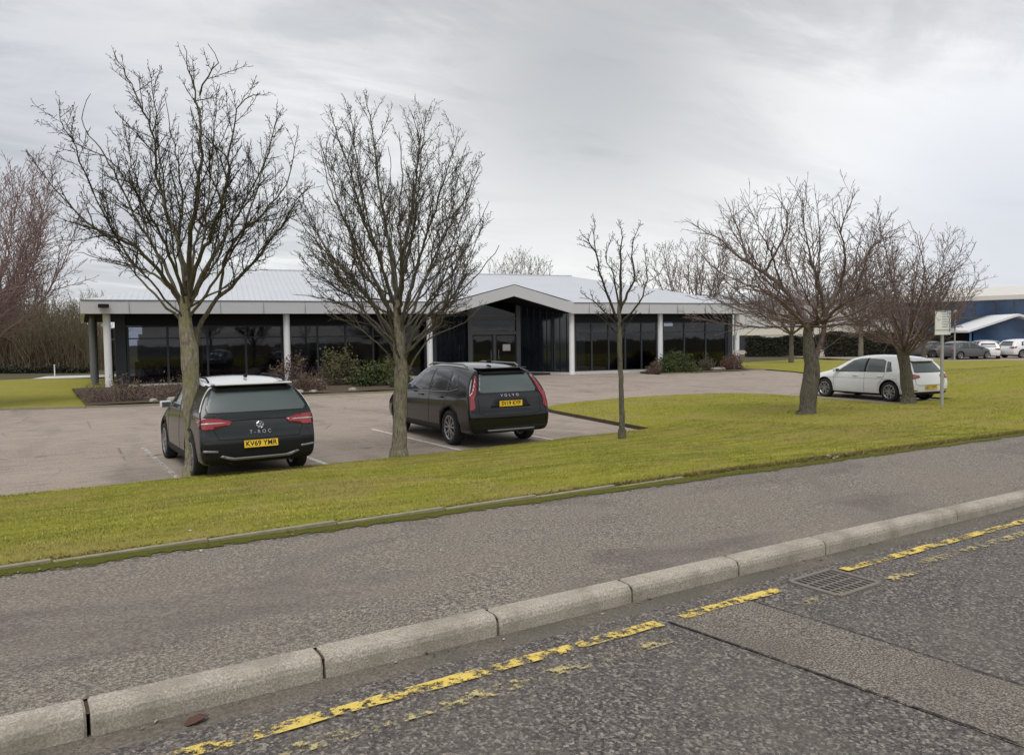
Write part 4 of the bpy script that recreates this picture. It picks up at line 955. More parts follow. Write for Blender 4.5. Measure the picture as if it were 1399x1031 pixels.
# ------------------------------------------------------------------ white sign on grey post
zs = zlawn(*[*at(1288, 553, 22.8)][:2]); sp_ = at(1288, 553, 21.6); zs = zlawn(sp_.x, sp_.y); sp_.z = zs - .02
sg = empty('sign_post', sp_, math.atan2(cr.y, cr.x) + .25, 'small white notice board on a grey post beside the white hatchback', 'sign')
hz_ = (at(1288, 424, 21.6).z - sp_.z)
b = MB(); b.tube([(.02, .05, -.05), (-.02, .05, hz_ - .05)], .045, 12); b.build('post', M['steel'], sg)
b = MB(); b.box((-.30, -.01, hz_ - .68), (.22, .01, hz_)); pn = b.build('panel', M['sign'], sg)
b = MB(); b.box((-.30, -.016, hz_ - .03), (.22, -.011, hz_)); b.box((-.30, -.016, hz_ - .56), (.22, -.011, hz_ - .54)); b.box((.17, -.016, hz_ - .54), (.19, -.011, hz_ - .03)); b.build('border', M['signgrey'], pn)
b = MB()
for r_ in range(6): b.box((-.07, -.015, hz_ - .12 - r_ * .07), (.12, -.0105, hz_ - .09 - r_ * .07))
b.build('lettering', M['signtext'], pn)
b = MB(); b.box((-.06, .01, hz_ - .2), (.06, .05, hz_ - .16)); b.box((-.06, .01, hz_ - .5), (.06, .05, hz_ - .46)); b.build('bracket', M['steel'], sg)
# globe lamp beyond
lp = gz(1304, 490, 62); lm = empty('lamp_post', lp, 0, 'grey lamp post with pale globe right of the white notice board', 'lamp post')
b = MB(); b.tube([(0, 0, 0), (0, 0, 3.6)], [.07, .05], 8); b.build('pole', M['steel'], lm)
b = MB(); b.lathe([(.001, -.27), (.14, -.23), (.24, -.12), (.27, 0), (.24, .12), (.14, .23), (.001, .27)], 16, 'z', (0, 0, 3.8)); b.build('globe', flat('lamp_globe', (.42, .38, .38), .4), lm, True)

# ------------------------------------------------------------------ cars
def evalmesh(o):
    dg = bpy.context.evaluated_depsgraph_get(); me = bpy.data.meshes.new_from_object(o.evaluated_get(dg)); return me
class Car:
    """local frame: x forward from the rear bumper, y to the left, z up"""
    def __init__(s, name, label, cat, st, rp, paint, wheels, wr, roofmat=None, roofz=9, group=None, detail=2):
        s.root = empty(name, (0, 0, 0), 0, label, cat, group); s.L = st[-1]['x']; s.wr = wr; s.detail = detail
        TT = [1, .86, .5, 0, -.5, -.86, -1]
        V = []; idx = {}
        def rpz(z): return float(np.interp(z, [q[0] for q in rp], [q[1] for q in rp]))
        def levels(q):
            zt, zb = q['zt'], q['zbelt']; hw, hb, hr = q['hw'], q['hb'], q['hr']
            return [(hw - .09, q['zb']), (hw - .015, q['zb'] + .07), (hw, q['zb'] + (zb - q['zb']) * .45), (hw - .015, zb - .14), (hb + .015, zb - .03), ((hb + hr) / 2 + .025, (zb + zt) / 2), (hr, zt - .075)]
        rings = []
        for q in st:
            lv = levels(q); ring = []; k = q.get('k', 0); zt = q['zt']
            def P_(y, z): return (q['x'] + k * rpz(z), y, z)
            for y, z in lv: ring.append(P_(y, z))
            for t_ in TT[1:-1]:
                y = lv[-1][0] * t_; ring.append(P_(y, zt - (.045 if abs(t_) > .8 else .012 * abs(t_) * 2)))
            for y, z in lv[::-1]: ring.append(P_(-y, z))
            for t_ in TT[::-1][1:-1]: ring.append(P_(lv[0][0] * t_, q['zb']))
            rings.append(ring)
        n_ = len(rings[0]); V = [p for r_ in rings for p in r_]; F = []
        for i in range(len(rings) - 1):
            for j in range(n_): F.append((i * n_ + j, i * n_ + (j + 1) % n_, (i + 1) * n_ + (j + 1) % n_, (i + 1) * n_ + j))
        for end in (0, len(rings) - 1):
            base = end * n_; r_ = rings[end]; g_ = [[None] * 7 for _ in range(7)]
            for l in range(7):
                g_[l][0] = base + l; g_[l][6] = base + 7 + 5 + (6 - l)
            for c in range(5): g_[6][c + 1] = base + 7 + c; g_[0][c + 1] = base + 7 + 5 + 7 + (4 - c)
            bulge = .05 if end == 0 else .09; sg = -1 if end == 0 else 1
            for l in range(1, 6):
                for c in range(1, 6):
                    x, y, z = r_[l]; t_ = TT[c]; V.append((x + sg * bulge * (1 - abs(t_) ** 2.2), y * t_, z + (0 if l < 5 else 0))); g_[l][c] = len(V) - 1
            # push rim columns of the cap as well
            for l in (0, 6):
                for c in range(1, 6):
                    x, y, z = V[g_[l][c]]; V[g_[l][c]] = (x + sg * bulge * (1 - abs(TT[c]) ** 2.2), y, z)
            for l in range(6):
                for c in range(6): F.append((g_[l][c], g_[l][c + 1], g_[l + 1][c + 1], g_[l + 1][c]))
        b = MB(); b.add(V, F); o = b.build('body', [paint, roofmat or paint, M['plastic']], s.root, True)
        sm = o.modifiers.new('s', 'SUBSURF'); sm.levels = sm.render_levels = 2
        me = evalmesh(o); o.modifiers.clear(); o.data = me
        s.wheels = wheels
        # wheel arches
        cb_ = MB()
        for wx in wheels:
            for sy in (-1, 1):
                k = 32; hw = max(q['hw'] for q in st); y0 = sy * (hw + .3); y1 = sy * (hw - .30); r0 = wr + .055
                vs = [(wx + r0 * math.cos(a * 2 * math.pi / k), y, wr + .01 + r0 * math.sin(a * 2 * math.pi / k)) for y in (y0, y1) for a in range(k)]
                cb_.add(vs, [tuple(range(k)), tuple(range(k, 2 * k))[::-1]] + [(a, (a + 1) % k, k + (a + 1) % k, k + a) for a in range(k)])
        c_ = cb_.build('cut', M['plastic']); md = o.modifiers.new('b', 'BOOLEAN'); md.operation = 'DIFFERENCE'; md.object = c_; md.solver = 'EXACT'
        me = evalmesh(o); o.modifiers.clear(); o.data = me; bpy.data.objects.remove(c_)
        me.materials.clear()
        for q in (paint, roofmat or paint, M['plastic']): me.materials.append(q)
        hwm = max(q['hw'] for q in st)
        for p in me.polygons:
            c = p.center; mi = 0
            if roofmat and roofz(c): mi = 1
            for wx in wheels:
                d_ = math.hypot(c.x - wx, c.z - wr - .01)
                if d_ < wr + .058 and abs(c.y) < hwm + .1: mi = 2
            if c.z < st[2]['zb'] + .02: mi = 2
            p.material_index = mi; p.use_smooth = mi != 2
        s.body = o; s.hw = hwm
        bm = bmesh.new(); bm.from_mesh(me); s.bvh = BVHTree.FromBMesh(bm); bm.free()
        for wx in wheels:
            for sy in (1, -1): s.wheel(wx, sy)
    def proj(s, p, side):
        if side == 'L': o, d = Vector((p[0], 3, p[1])), Vector((0, -1, 0))
        elif side == 'R': o, d = Vector((p[0], -3, p[1])), Vector((0, 1, 0))
        elif side == 'B': o, d = Vector((-3, p[0], p[1])), Vector((1, 0, 0))
        elif side == 'F': o, d = Vector((9, p[0], p[1])), Vector((-1, 0, 0))
        else: o, d = Vector((p[0], p[1], 4)), Vector((0, 0, -1))
        h = s.bvh.ray_cast(o, d)
        if side in 'LR' and h[0] is not None and abs(h[0].y) < s.hw - .33 and p[1] < 1.12:
            q = s.bvh.find_nearest(Vector((p[0], (s.hw + .05) * (1 if side == 'L' else -1), p[1]))); return q[0], q[1], d
        if side == 'B' and p[1] < 1.15 and (h[0] is None or h[0].x > .30):
            q = s.bvh.find_nearest(Vector((-.05, p[0], p[1]))); return q[0], q[1], d
        if h[0] is None and side in 'LR':
            q = s.bvh.find_nearest(Vector((p[0], (s.hw + .05) * (1 if side == 'L' else -1), p[1]))); return q[0], q[1], d
        if h[0] is None:
            q = s.bvh.find_nearest(o + d * 2.6); return q[0], -d, d
        return h[0], h[1], d
    def panel(s, name, poly, side, mat, off=.006, th=.02, step=.07, parent=None, pts_extra=None):
        """a closed outline wrapped on to the body from one side"""
        poly = [Vector(p) for p in poly]; pts = []
        for i in range(len(poly)):
            a = poly[i]; b_ = poly[(i + 1) % len(poly)]; k = max(1, int((b_ - a).length / step)); pts += [a.lerp(b_, j / k) for j in range(k)]
        nb = len(pts); xs = [p.x for p in poly]; ys = [p.y for p in poly]; P2 = [(p.x, p.y) for p in poly]
        x = min(xs) + step / 2
        while x < max(xs):
            y = min(ys) + step / 2
            while y < max(ys):
                if inpoly(x, y, P2): pts.append(Vector((x, y)))
                y += step
            x += step
        v, e, f, *_ = delaunay_2d_cdt(pts, [(i, (i + 1) % nb) for i in range(nb)], [], 1, 1e-5)
        top = []; bot = []
        for p in v: h, n_, d = s.proj(p, side); top.append(h - d * off); bot.append(h + d * th)
        fs = [tuple(q) for q in f]; n_ = len(top); allf = list(fs)
        cnt = {}
        for q in fs:
            for i in range(len(q)):
                k = (q[i], q[(i + 1) % len(q)]); cnt[k] = 1
        for (a, b_) in cnt:
            if (b_, a) not in cnt: allf.append((b_, a, a + n_, b_ + n_))
        b = MB(); b.add(top + bot, allf); o = b.build(name, mat, parent or s.root, False)
        o.data.polygons.foreach_set('use_smooth', [i < len(fs) for i in range(len(o.data.polygons))]); return o
    def both(s, name, poly, mat, **k):
        return [s.panel(name, poly, sd, mat, **k) for sd in 'LR']
    def back2(s, name, poly, mat, **k):
        return [s.panel(name, poly, 'B', mat, **k), s.panel(name, [(-x, y) for x, y in poly][::-1], 'B', mat, **k)]
    def stripe(s, pts, w, side):
        out = []
        L = [Vector(p) for p in pts]; up = []; dn = []
        for i, p in enumerate(L):
            t_ = (L[min(i + 1, len(L) - 1)] - L[max(i - 1, 0)]).normalized(); n_ = Vector((-t_.y, t_.x)) * w / 2; up.append(p + n_); dn.append(p - n_)
        return up + dn[::-1]
    def wheel(s, wx, sy):
        wr = s.wr; y = sy * (s.hw - .115); w = empty('wheel', (wx, y, wr)); w.parent = s.root
        b = MB(); rr = wr * .70
        b.lathe([(rr, -.10), (wr - .03, -.108), (wr - .006, -.085), (wr, -.06), (wr, .06), (wr - .006, .085), (wr - .03, .108), (rr, .10), (rr, -.10)], 36); b.build('tyre', M['tyre'], w, True)
        b = MB(); b.lathe([(rr + .004, .098), (rr - .015, .104), (rr - .03, .085), (rr - .035, -.09), (rr + .004, -.098)], 36, mi=0)
        if sy < 0: b.v = [(x, -y_, z) for x, y_, z in b.v]
        b.lathe([(.001, .055 * sy), (rr - .03, .02 * sy)], 36, mi=1)
        b.tube([(0, .05 * sy, 0), (0, .09 * sy, 0)], .05, 14)
        for i in range(5):
            for dd in (-.16, .16):
                a = i * 2 * math.pi / 5 + dd + .3; a2 = i * 2 * math.pi / 5 + dd * 1.7 + .3
                p0 = Vector((math.cos(a) * .04, .082 * sy, math.sin(a) * .04)); p1 = Vector((math.cos(a2) * (rr - .02), .092 * sy, math.sin(a2) * (rr - .02)))
                sd = (p1 - p0).cross(Vector((0, 1, 0))).normalized() * .016; dp = Vector((0, -.03 * sy, 0))
                b.add([p0 - sd, p0 + sd, p1 + sd * 1.25, p1 - sd * 1.25, p0 - sd + dp, p0 + sd + dp, p1 + sd * 1.25 + dp, p1 - sd * 1.25 + dp], [(0, 1, 2, 3), (0, 4, 5, 1), (1, 5, 6, 2), (2, 6, 7, 3), (3, 7, 4, 0)])
        b.build('rim', [M['rim'], M['rimdark']], w)
    def mirror(s, x, z, y, mat):
        for sy in (1, -1):
            b = MB(); b.box((-.05, -.10, -.06), (.07, .09, .065)); o = b.build('door_mirror', mat, s.root, bevel=.03); o.location = (x, sy * (y + .085), z)
            b = MB(); b.box((-.03, min(-sy * .16, 0), -.055), (.03, max(-sy * .16, 0), -.025)); b.build('stalk', M['plastic'], o)
            b = MB(); b.box((-.056, -.075, -.04), (-.0505, .065, .045)); b.build('mirror_glass', M['cglass2'], o)
    def text(s, name, txt, size, y, z, mat, parent=None, ext=.003, tracking=1., off=.012):
        cu_ = bpy.data.curves.new('t', 'FONT'); cu_.body = txt; cu_.size = size; cu_.extrude = ext; cu_.align_x = 'CENTER'; cu_.align_y = 'CENTER'; cu_.space_character = tracking
        o = bpy.data.objects.new('t', cu_); COL.objects.link(o); me = evalmesh(o); bpy.data.objects.remove(o)
        h, n_, d = s.proj((y, z), 'B'); n_ = Vector((n_.x, 0, n_.z)).normalized()
        X = Vector((0, -1, 0)); Y = n_.cross(X).normalized()
        if Y.z < 0: Y = -Y
        mt = Matrix((X, Y, n_)).transposed().to_4x4(); mt.translation = h + n_ * off
        me.transform(mt); me.materials.clear(); me.materials.append(mat); o = bpy.data.objects.new(name, me); COL.objects.link(o); o.parent = parent or s.root; return o
    def plate(s, txt, y, z, w=.52, h=.112, tilt=None, off=.012):
        P_, n_, d = s.proj((y, z), 'B'); n_ = Vector((n_.x, 0, n_.z)).normalized()
        if tilt is not None: n_ = Vector((-1, 0, tilt)).normalized()
        X = Vector((0, -1, 0)); Y = n_.cross(X).normalized(); Y = Y if Y.z > 0 else -Y
        mt = Matrix((X, Y, n_)).transposed().to_4x4(); mt.translation = P_ + n_ * off
        b = MB(); b.box((-w / 2, -h / 2, -.004), (w / 2, h / 2, .004), 0, mt); o = b.build('number_plate', M['plate'], s.root)
        cu_ = bpy.data.curves.new('t', 'FONT'); cu_.body = txt; cu_.size = h * .98; cu_.extrude = .001; cu_.align_x = 'CENTER'; cu_.align_y = 'CENTER'; cu_.space_character = 1.06; cu_.offset = .0022
        q = bpy.data.objects.new('t', cu_); COL.objects.link(q); me = evalmesh(q); bpy.data.objects.remove(q)
        me.transform(mt @ Matrix.Translation((0, 0, .006)) @ Matrix.Diagonal((.92, 1, 1, 1))); me.materials.clear(); me.materials.append(M['ink']); k = bpy.data.objects.new('plate_lettering', me); COL.objects.link(k); k.parent = o
        b = MB(); e = .004
        for a_ in (((-w / 2 - e, -h / 2 - e, -.006), (w / 2 + e, -h / 2, .002)), ((-w / 2 - e, h / 2, -.006), (w / 2 + e, h / 2 + e, .002))): b.box(a_[0], a_[1], 0, mt)
        b.build('plate_holder', M['plastic'], o); return o
def ring_arch(wx, wr, r0, r1, a0=-12, a1=192, k=18):
    A = [rad(a0 + (a1 - a0) * i / k) for i in range(k + 1)]
    return [(wx + r1 * math.cos(a), wr + r1 * math.sin(a)) for a in A] + [(wx + r0 * math.cos(a), wr + r0 * math.sin(a)) for a in A[::-1]]
def S_(x, zb, zbelt, zt, hw, hb, hr, k=0): return dict(x=x, zb=zb, zbelt=zbelt, zt=zt, hw=hw, hb=hb, hr=hr, k=k)

# ---- grey crossover with white roof, seen from behind
st = [S_(.0, .29, 1.06, 1.50, .875, .85, .66, 1), S_(.03, .27, 1.06, 1.51, .895, .865, .67, 1), S_(.10, .25, 1.06, 1.53, .90, .87, .62, .95), S_(.55, .22, 1.05, 1.57, .915, .875, .69, .5), S_(1.2, .20, 1.03, 1.60, .915, .87, .70),
      S_(1.9, .20, 1.01, 1.60, .915, .87, .70), S_(2.45, .20, 1.0, 1.56, .915, .87, .69), S_(2.95, .20, .99, 1.32, .915, .86, .66), S_(3.3, .21, .97, 1.09, .91, .84, .66), S_(3.85, .24, .88, .99, .90, .78, .6), S_(4.14, .28, .78, .86, .84, .70, .5), S_(4.2, .32, .72, .78, .78, .62, .4)]
rp = [(.25, .07), (.40, .015), (.55, 0), (.70, .01), (.80, .05), (.95, .08), (1.05, .12), (1.2, .22), (1.35, .34), (1.5, .47)]
c = Car('parked_car', 'dark grey crossover with a white roof, parked behind the tall lichened tree', 'car', st, rp, M['p_grey'], (.80, 3.40), .335, M['p_white'],
        lambda p: p.z > 1.47 and p.x < 2.75)
tg = c
W1 = [(-.78, 1.13), (-.64, 1.405), (.64, 1.405), (.78, 1.13), (.74, 1.065), (-.74, 1.065)]
c.panel('rear_window', W1, 'B', M['cglass2'], off=.006, th=.01, step=.035)
c.panel('spoiler', [(-.62, 1.43), (-.60, 1.475), (.60, 1.475), (.62, 1.43), (.59, 1.40), (-.59, 1.40)], 'B', M['plastic'], off=.06, th=.02)
b = MB(); b.box((.26, -.60, 1.485), (.62, .60, 1.512)); o = b.build('spoiler_lip', M['p_white'], c.root, bevel=.01)
b = MB(); b.tube([(.185, .02, 1.105), (.195, -.12, 1.11), (.205, -.32, 1.125)], [.016, .012, .008], 6); b.build('wiper', M['plastic'], c.root)
c.both('pillar_trim', c.stripe([(.20, 1.08), (.36, 1.30), (.52, 1.46)], .045, 'L'), M['p_white'], off=.006, th=.01, step=.04)
LT = [(.91, 1.01), (.91, .845), (.80, .815), (.62, .845), (.44, .89), (.42, .935), (.62, .985)]
for o in c.back2('taillight', LT, M['lens'], off=.012, th=.03, step=.05): pass
c.back2('taillight_band', [(.86, .93), (.86, .905), (.52, .915), (.52, .925)], M['lensclear'], off=.016, th=.01)
c.both('taillight_side', [(.02, .985), (.34, .985), (.24, .90), (.10, .855), (.02, .86)], M['lens'], off=.008, th=.02, step=.05)
c.panel('tailgate_crease', c.stripe([(-.42, .945), (0, .955), (.42, .945)], .014, 'B'), 'B', M['plastic'], off=.003, th=.01, step=.05)
c.panel('tailgate_seam', c.stripe([(-.66, 1.02), (-.70, .85), (-.62, .665), (0, .655), (.62, .665), (.70, .85), (.66, 1.02)], .012, 'B'), 'B', M['black'], off=.003, th=.01, step=.05)
c.panel('bumper', [(-.90, .635), (-.60, .64), (.60, .64), (.90, .635), (.90, .50), (.88, .33), (.8, .27), (-.8, .27), (-.88, .33), (-.90, .50)], 'B', M['plastic'], off=.012, th=.03)
c.panel('diffuser', [(-.62, .40), (-.44, .335), (.44, .335), (.62, .40), (.58, .425), (.40, .375), (-.40, .375), (-.58, .425)], 'B', M['plasticgrey'], off=.03, th=.02, step=.05)
c.back2('reflector', [(.64, .50), (.86, .52), (.86, .485), (.64, .465)], M['plasticgrey'], off=.022, th=.02, step=.05)
c.plate('KV69 YMR', 0, .575, off=.028, tilt=.12)
c.text('badge_lettering', 'T-ROC', .075, 0, .755, M['chrome'], tracking=1.7)
em = MB(); P_, n_, d_ = c.proj((0, .86), 'B')
em.lathe([(.055, 0), (.058, .008), (.050, .012), (.046, .004), (.05, 0)], 24, 'y')
for sg in (1, -1):
    for pts in ([(-.030 * sg, .040), (0, .004)], [(-.044 * sg, .008), (-.018 * sg, -.042)], [(-.018 * sg, -.042), (0, -.008)]):
        (x0, z0), (x1, z1) = pts; dx, dz = x1 - x0, z1 - z0; l_ = math.hypot(dx, dz); nx, nz = -dz / l_ * .005, dx / l_ * .005
        em.add([(x0 + nx, .006, z0 + nz), (x1 + nx, .006, z1 + nz), (x1 - nx, .006, z1 - nz), (x0 - nx, .006, z0 - nz), (x0 + nx, 0, z0 + nz), (x1 + nx, 0, z1 + nz), (x1 - nx, 0, z1 - nz), (x0 - nx, 0, z0 - nz)], [(0, 1, 2, 3), (0, 4, 5, 1), (1, 5, 6, 2), (2, 6, 7, 3), (3, 7, 4, 0)])
em.v = [(-y * 1.0 + 0, x, z) for x, y, z in em.v]; o = em.build('emblem', M['chrome'], c.root); o.location = P_ + Vector((-.012, 0, 0)); o.rotation_euler = (0, rad(12), 0)
DW = [[(1.78, 1.03), (2.82, 1.00), (2.70, 1.10), (2.28, 1.40), (1.98, 1.45), (1.78, 1.46)], [(.92, 1.06), (1.70, 1.035), (1.70, 1.46), (1.20, 1.43), (1.0, 1.34)], [(.50, 1.13), (.86, 1.07), (.93, 1.30), (.80, 1.30)]]
for q in DW: c.both('side_window', q, M['cglass'], off=.004, th=.01)
for wx in (.80, 3.40): c.both('arch_trim', ring_arch(wx, .345, .37, .455), M['plastic'], off=.012, th=.03, step=.06)
c.both('sill_trim', [(1.15, .24), (3.0, .24), (3.0, .36), (1.15, .36)], M['plastic'], off=.012, th=.02)
c.both('door_seams', c.stripe([(1.75, .38), (1.74, .9), (1.74, 1.02)], .012, 'L'), M['black'], off=.002, th=.01, step=.06)
c.both('door_seams', c.stripe([(2.82, .38), (2.86, .9), (2.82, 1.0)], .012, 'L'), M['black'], off=.002, th=.01, step=.06)
c.both('door_handle', [(1.0, .93), (1.18, .93), (1.18, .955), (1.0, .955)], M['p_grey'], off=.025, th=.01)
c.panel('windscreen', [(-.62, 1.10), (-.50, 1.50), (.50, 1.50), (.62, 1.10)], 'F', M['cglass'], off=.006, th=.01)
c.mirror(2.75, 1.06, .87, M['p_white'])
for sy in (1, -1): b = MB(); b.tube([(.75, sy * .60, 1.52), (.9, sy * .61, 1.58), (2.1, sy * .61, 1.585), (2.3, sy * .60, 1.52)], .016, 8); b.build('roof_rail', M['plastic'], c.root)
b = MB(); b.box((.78, -.02, 1.58), (.90, .02, 1.63)); b.build('antenna', M['plastic'], c.root, bevel=.008)
for sy in (.45, -.45): b = MB(); b.tube([(.02, sy, .30), (.14, sy, .30)], .035, 10); b.build('exhaust', M['plastic'], c.root)
c.root.location = (3.16, 9.02, 0); c.root.rotation_euler = (0, 0, rad(89))

# ---- blue-black estate-like SUV
st = [S_(.0, .30, 1.10, 1.57, .905, .87, .64, 1), S_(.035, .29, 1.10, 1.585, .925, .89, .65, 1), S_(.12, .27, 1.10, 1.60, .93, .90, .64, .95), S_(.65, .24, 1.09, 1.64, .95, .905, .66, .5), S_(1.4, .23, 1.07, 1.67, .95, .90, .68),
      S_(2.2, .23, 1.05, 1.67, .95, .90, .68), S_(2.75, .23, 1.04, 1.63, .95, .90, .67), S_(3.3, .23, 1.04, 1.38, .95, .89, .66), S_(3.7, .24, 1.03, 1.15, .94, .87, .7), S_(4.25, .26, .97, 1.06, .93, .82, .64), S_(4.6, .30, .86, .94, .88, .76, .5), S_(4.68, .34, .8, .86, .82, .66, .4)]
rp = [(.28, .08), (.45, .01), (.62, 0), (.74, .03), (.85, .09), (1.0, .11), (1.12, .14), (1.3, .24), (1.45, .35), (1.58, .46)]
c = Car('parked_car', 'shiny blue black family car with tall red rear lights, parked beside the second tree', 'car', st, rp, M['p_black'], (.96, 3.82), .36)
c.panel('rear_window', [(-.66, 1.14), (-.55, 1.455), (.55, 1.455), (.66, 1.14), (.62, 1.09), (-.62, 1.09)], 'B', M['cglass2'], step=.035)
c.panel('spoiler', [(-.52, 1.49), (-.50, 1.545), (.50, 1.545), (.52, 1.49), (.50, 1.46), (-.50, 1.46)], 'B', M['plastic'], off=.05, th=.02)
b = MB(); b.box((.28, -.53, 1.56), (.62, .53, 1.585)); b.build('spoiler_lip', M['p_black'], c.root, bevel=.012)
b = MB(); b.tube([(.20, .0, 1.115), (.215, -.15, 1.12), (.225, -.36, 1.13)], [.016, .012, .008], 6); b.build('wiper', M['plastic'], c.root)
c.back2('taillight', [(.93, 1.02), (.93, .78), (.83, .76), (.78, .82), (.79, .98), (.73, 1.08), (.66, 1.30), (.615, 1.43), (.66, 1.43), (.73, 1.28), (.81, 1.12)], M['lens'], off=.012, th=.03, step=.04)
c.panel('tailgate_seam', c.stripe([(-.70, 1.0), (-.71, .70), (-.60, .655), (0, .65), (.60, .655), (.71, .70), (.70, 1.0)], .012, 'B'), 'B', M['black'], off=.003, th=.01, step=.05)
c.panel('plate_recess', [(-.46, .80), (-.36, .965), (.36, .965), (.46, .80)], 'B', M['plastic'], off=.004, th=.01)
c.plate('SV19 KYP', 0, .875, off=.02, tilt=.02)
c.text('badge_lettering', 'VOLVO', .078, 0, 1.03, M['chrome'], tracking=2.0)
c.panel('bumper', [(-.93, .42), (.93, .42), (.88, .31), (-.88, .31)], 'B', M['plastic'], off=.012, th=.03)
c.panel('bumper_crease', c.stripe([(-.9, .62), (0, .60), (.9, .62)], .03, 'B'), 'B', M['plastic'], off=.006, th=.01, step=.06)
c.panel('skid_trim', [(-.55, .37), (.55, .37), (.52, .335), (-.52, .335)], 'B', M['plasticgrey'], off=.03, th=.02)
for q in ([(2.02, 1.08), (3.15, 1.05), (3.02, 1.16), (2.60, 1.45), (2.30, 1.525), (2.02, 1.545)], [(1.06, 1.11), (1.94, 1.085), (1.94, 1.545), (1.30, 1.53), (1.14, 1.47)], [(.66, 1.20), (.98, 1.12), (1.07, 1.46), (.84, 1.44)]): c.both('side_window', q, M['cglass'], off=.004, th=.01)
c.both('window_trim', c.stripe([(.62, 1.17), (1.0, 1.095), (2.0, 1.065), (3.2, 1.035)], .02, 'L'), M['plasticgrey'], off=.008, th=.01, step=.06)
for wx in (.96, 3.82): c.both('arch_trim', ring_arch(wx, .37, .39, .46), M['plastic'], off=.012, th=.03, step=.06)
c.both('sill_trim', [(1.35, .27), (3.4, .27), (3.4, .38), (1.35, .38)], M['plastic'], off=.012, th=.02)
for L in ([(1.98, .40), (1.98, 1.06)], [(3.18, .40), (3.22, .9), (3.2, 1.04)], [(1.10, 1.08), (1.15, .86), (1.40, .68), (1.42, .40)]): c.both('door_seams', c.stripe(L, .012, 'L'), M['black'], off=.002, th=.01, step=.06)
for x in (1.25, 2.3): c.both('door_handle', [(x, .955), (x + .2, .955), (x + .2, .985), (x, .985)], M['p_black'], off=.03, th=.01)
c.panel('windscreen', [(-.64, 1.16), (-.54, 1.57), (.54, 1.57), (.64, 1.16)], 'F', M['cglass'])
c.mirror(3.1, 1.11, .90, M['p_black'])
for sy in (1, -1): b = MB(); b.tube([(.75, sy * .60, 1.59), (.9, sy * .61, 1.645), (2.4, sy * .61, 1.655), (2.65, sy * .60, 1.60)], .018, 8); b.build('roof_rail', M['plasticgrey'], c.root)
b = MB(); b.box((.86, -.025, 1.66), (1.0, .025, 1.72)); b.build('antenna', M['plastic'], c.root, bevel=.008)
c.root.location = (8.28, 9.55, 0); c.root.rotation_euler = (0, 0, rad(86))

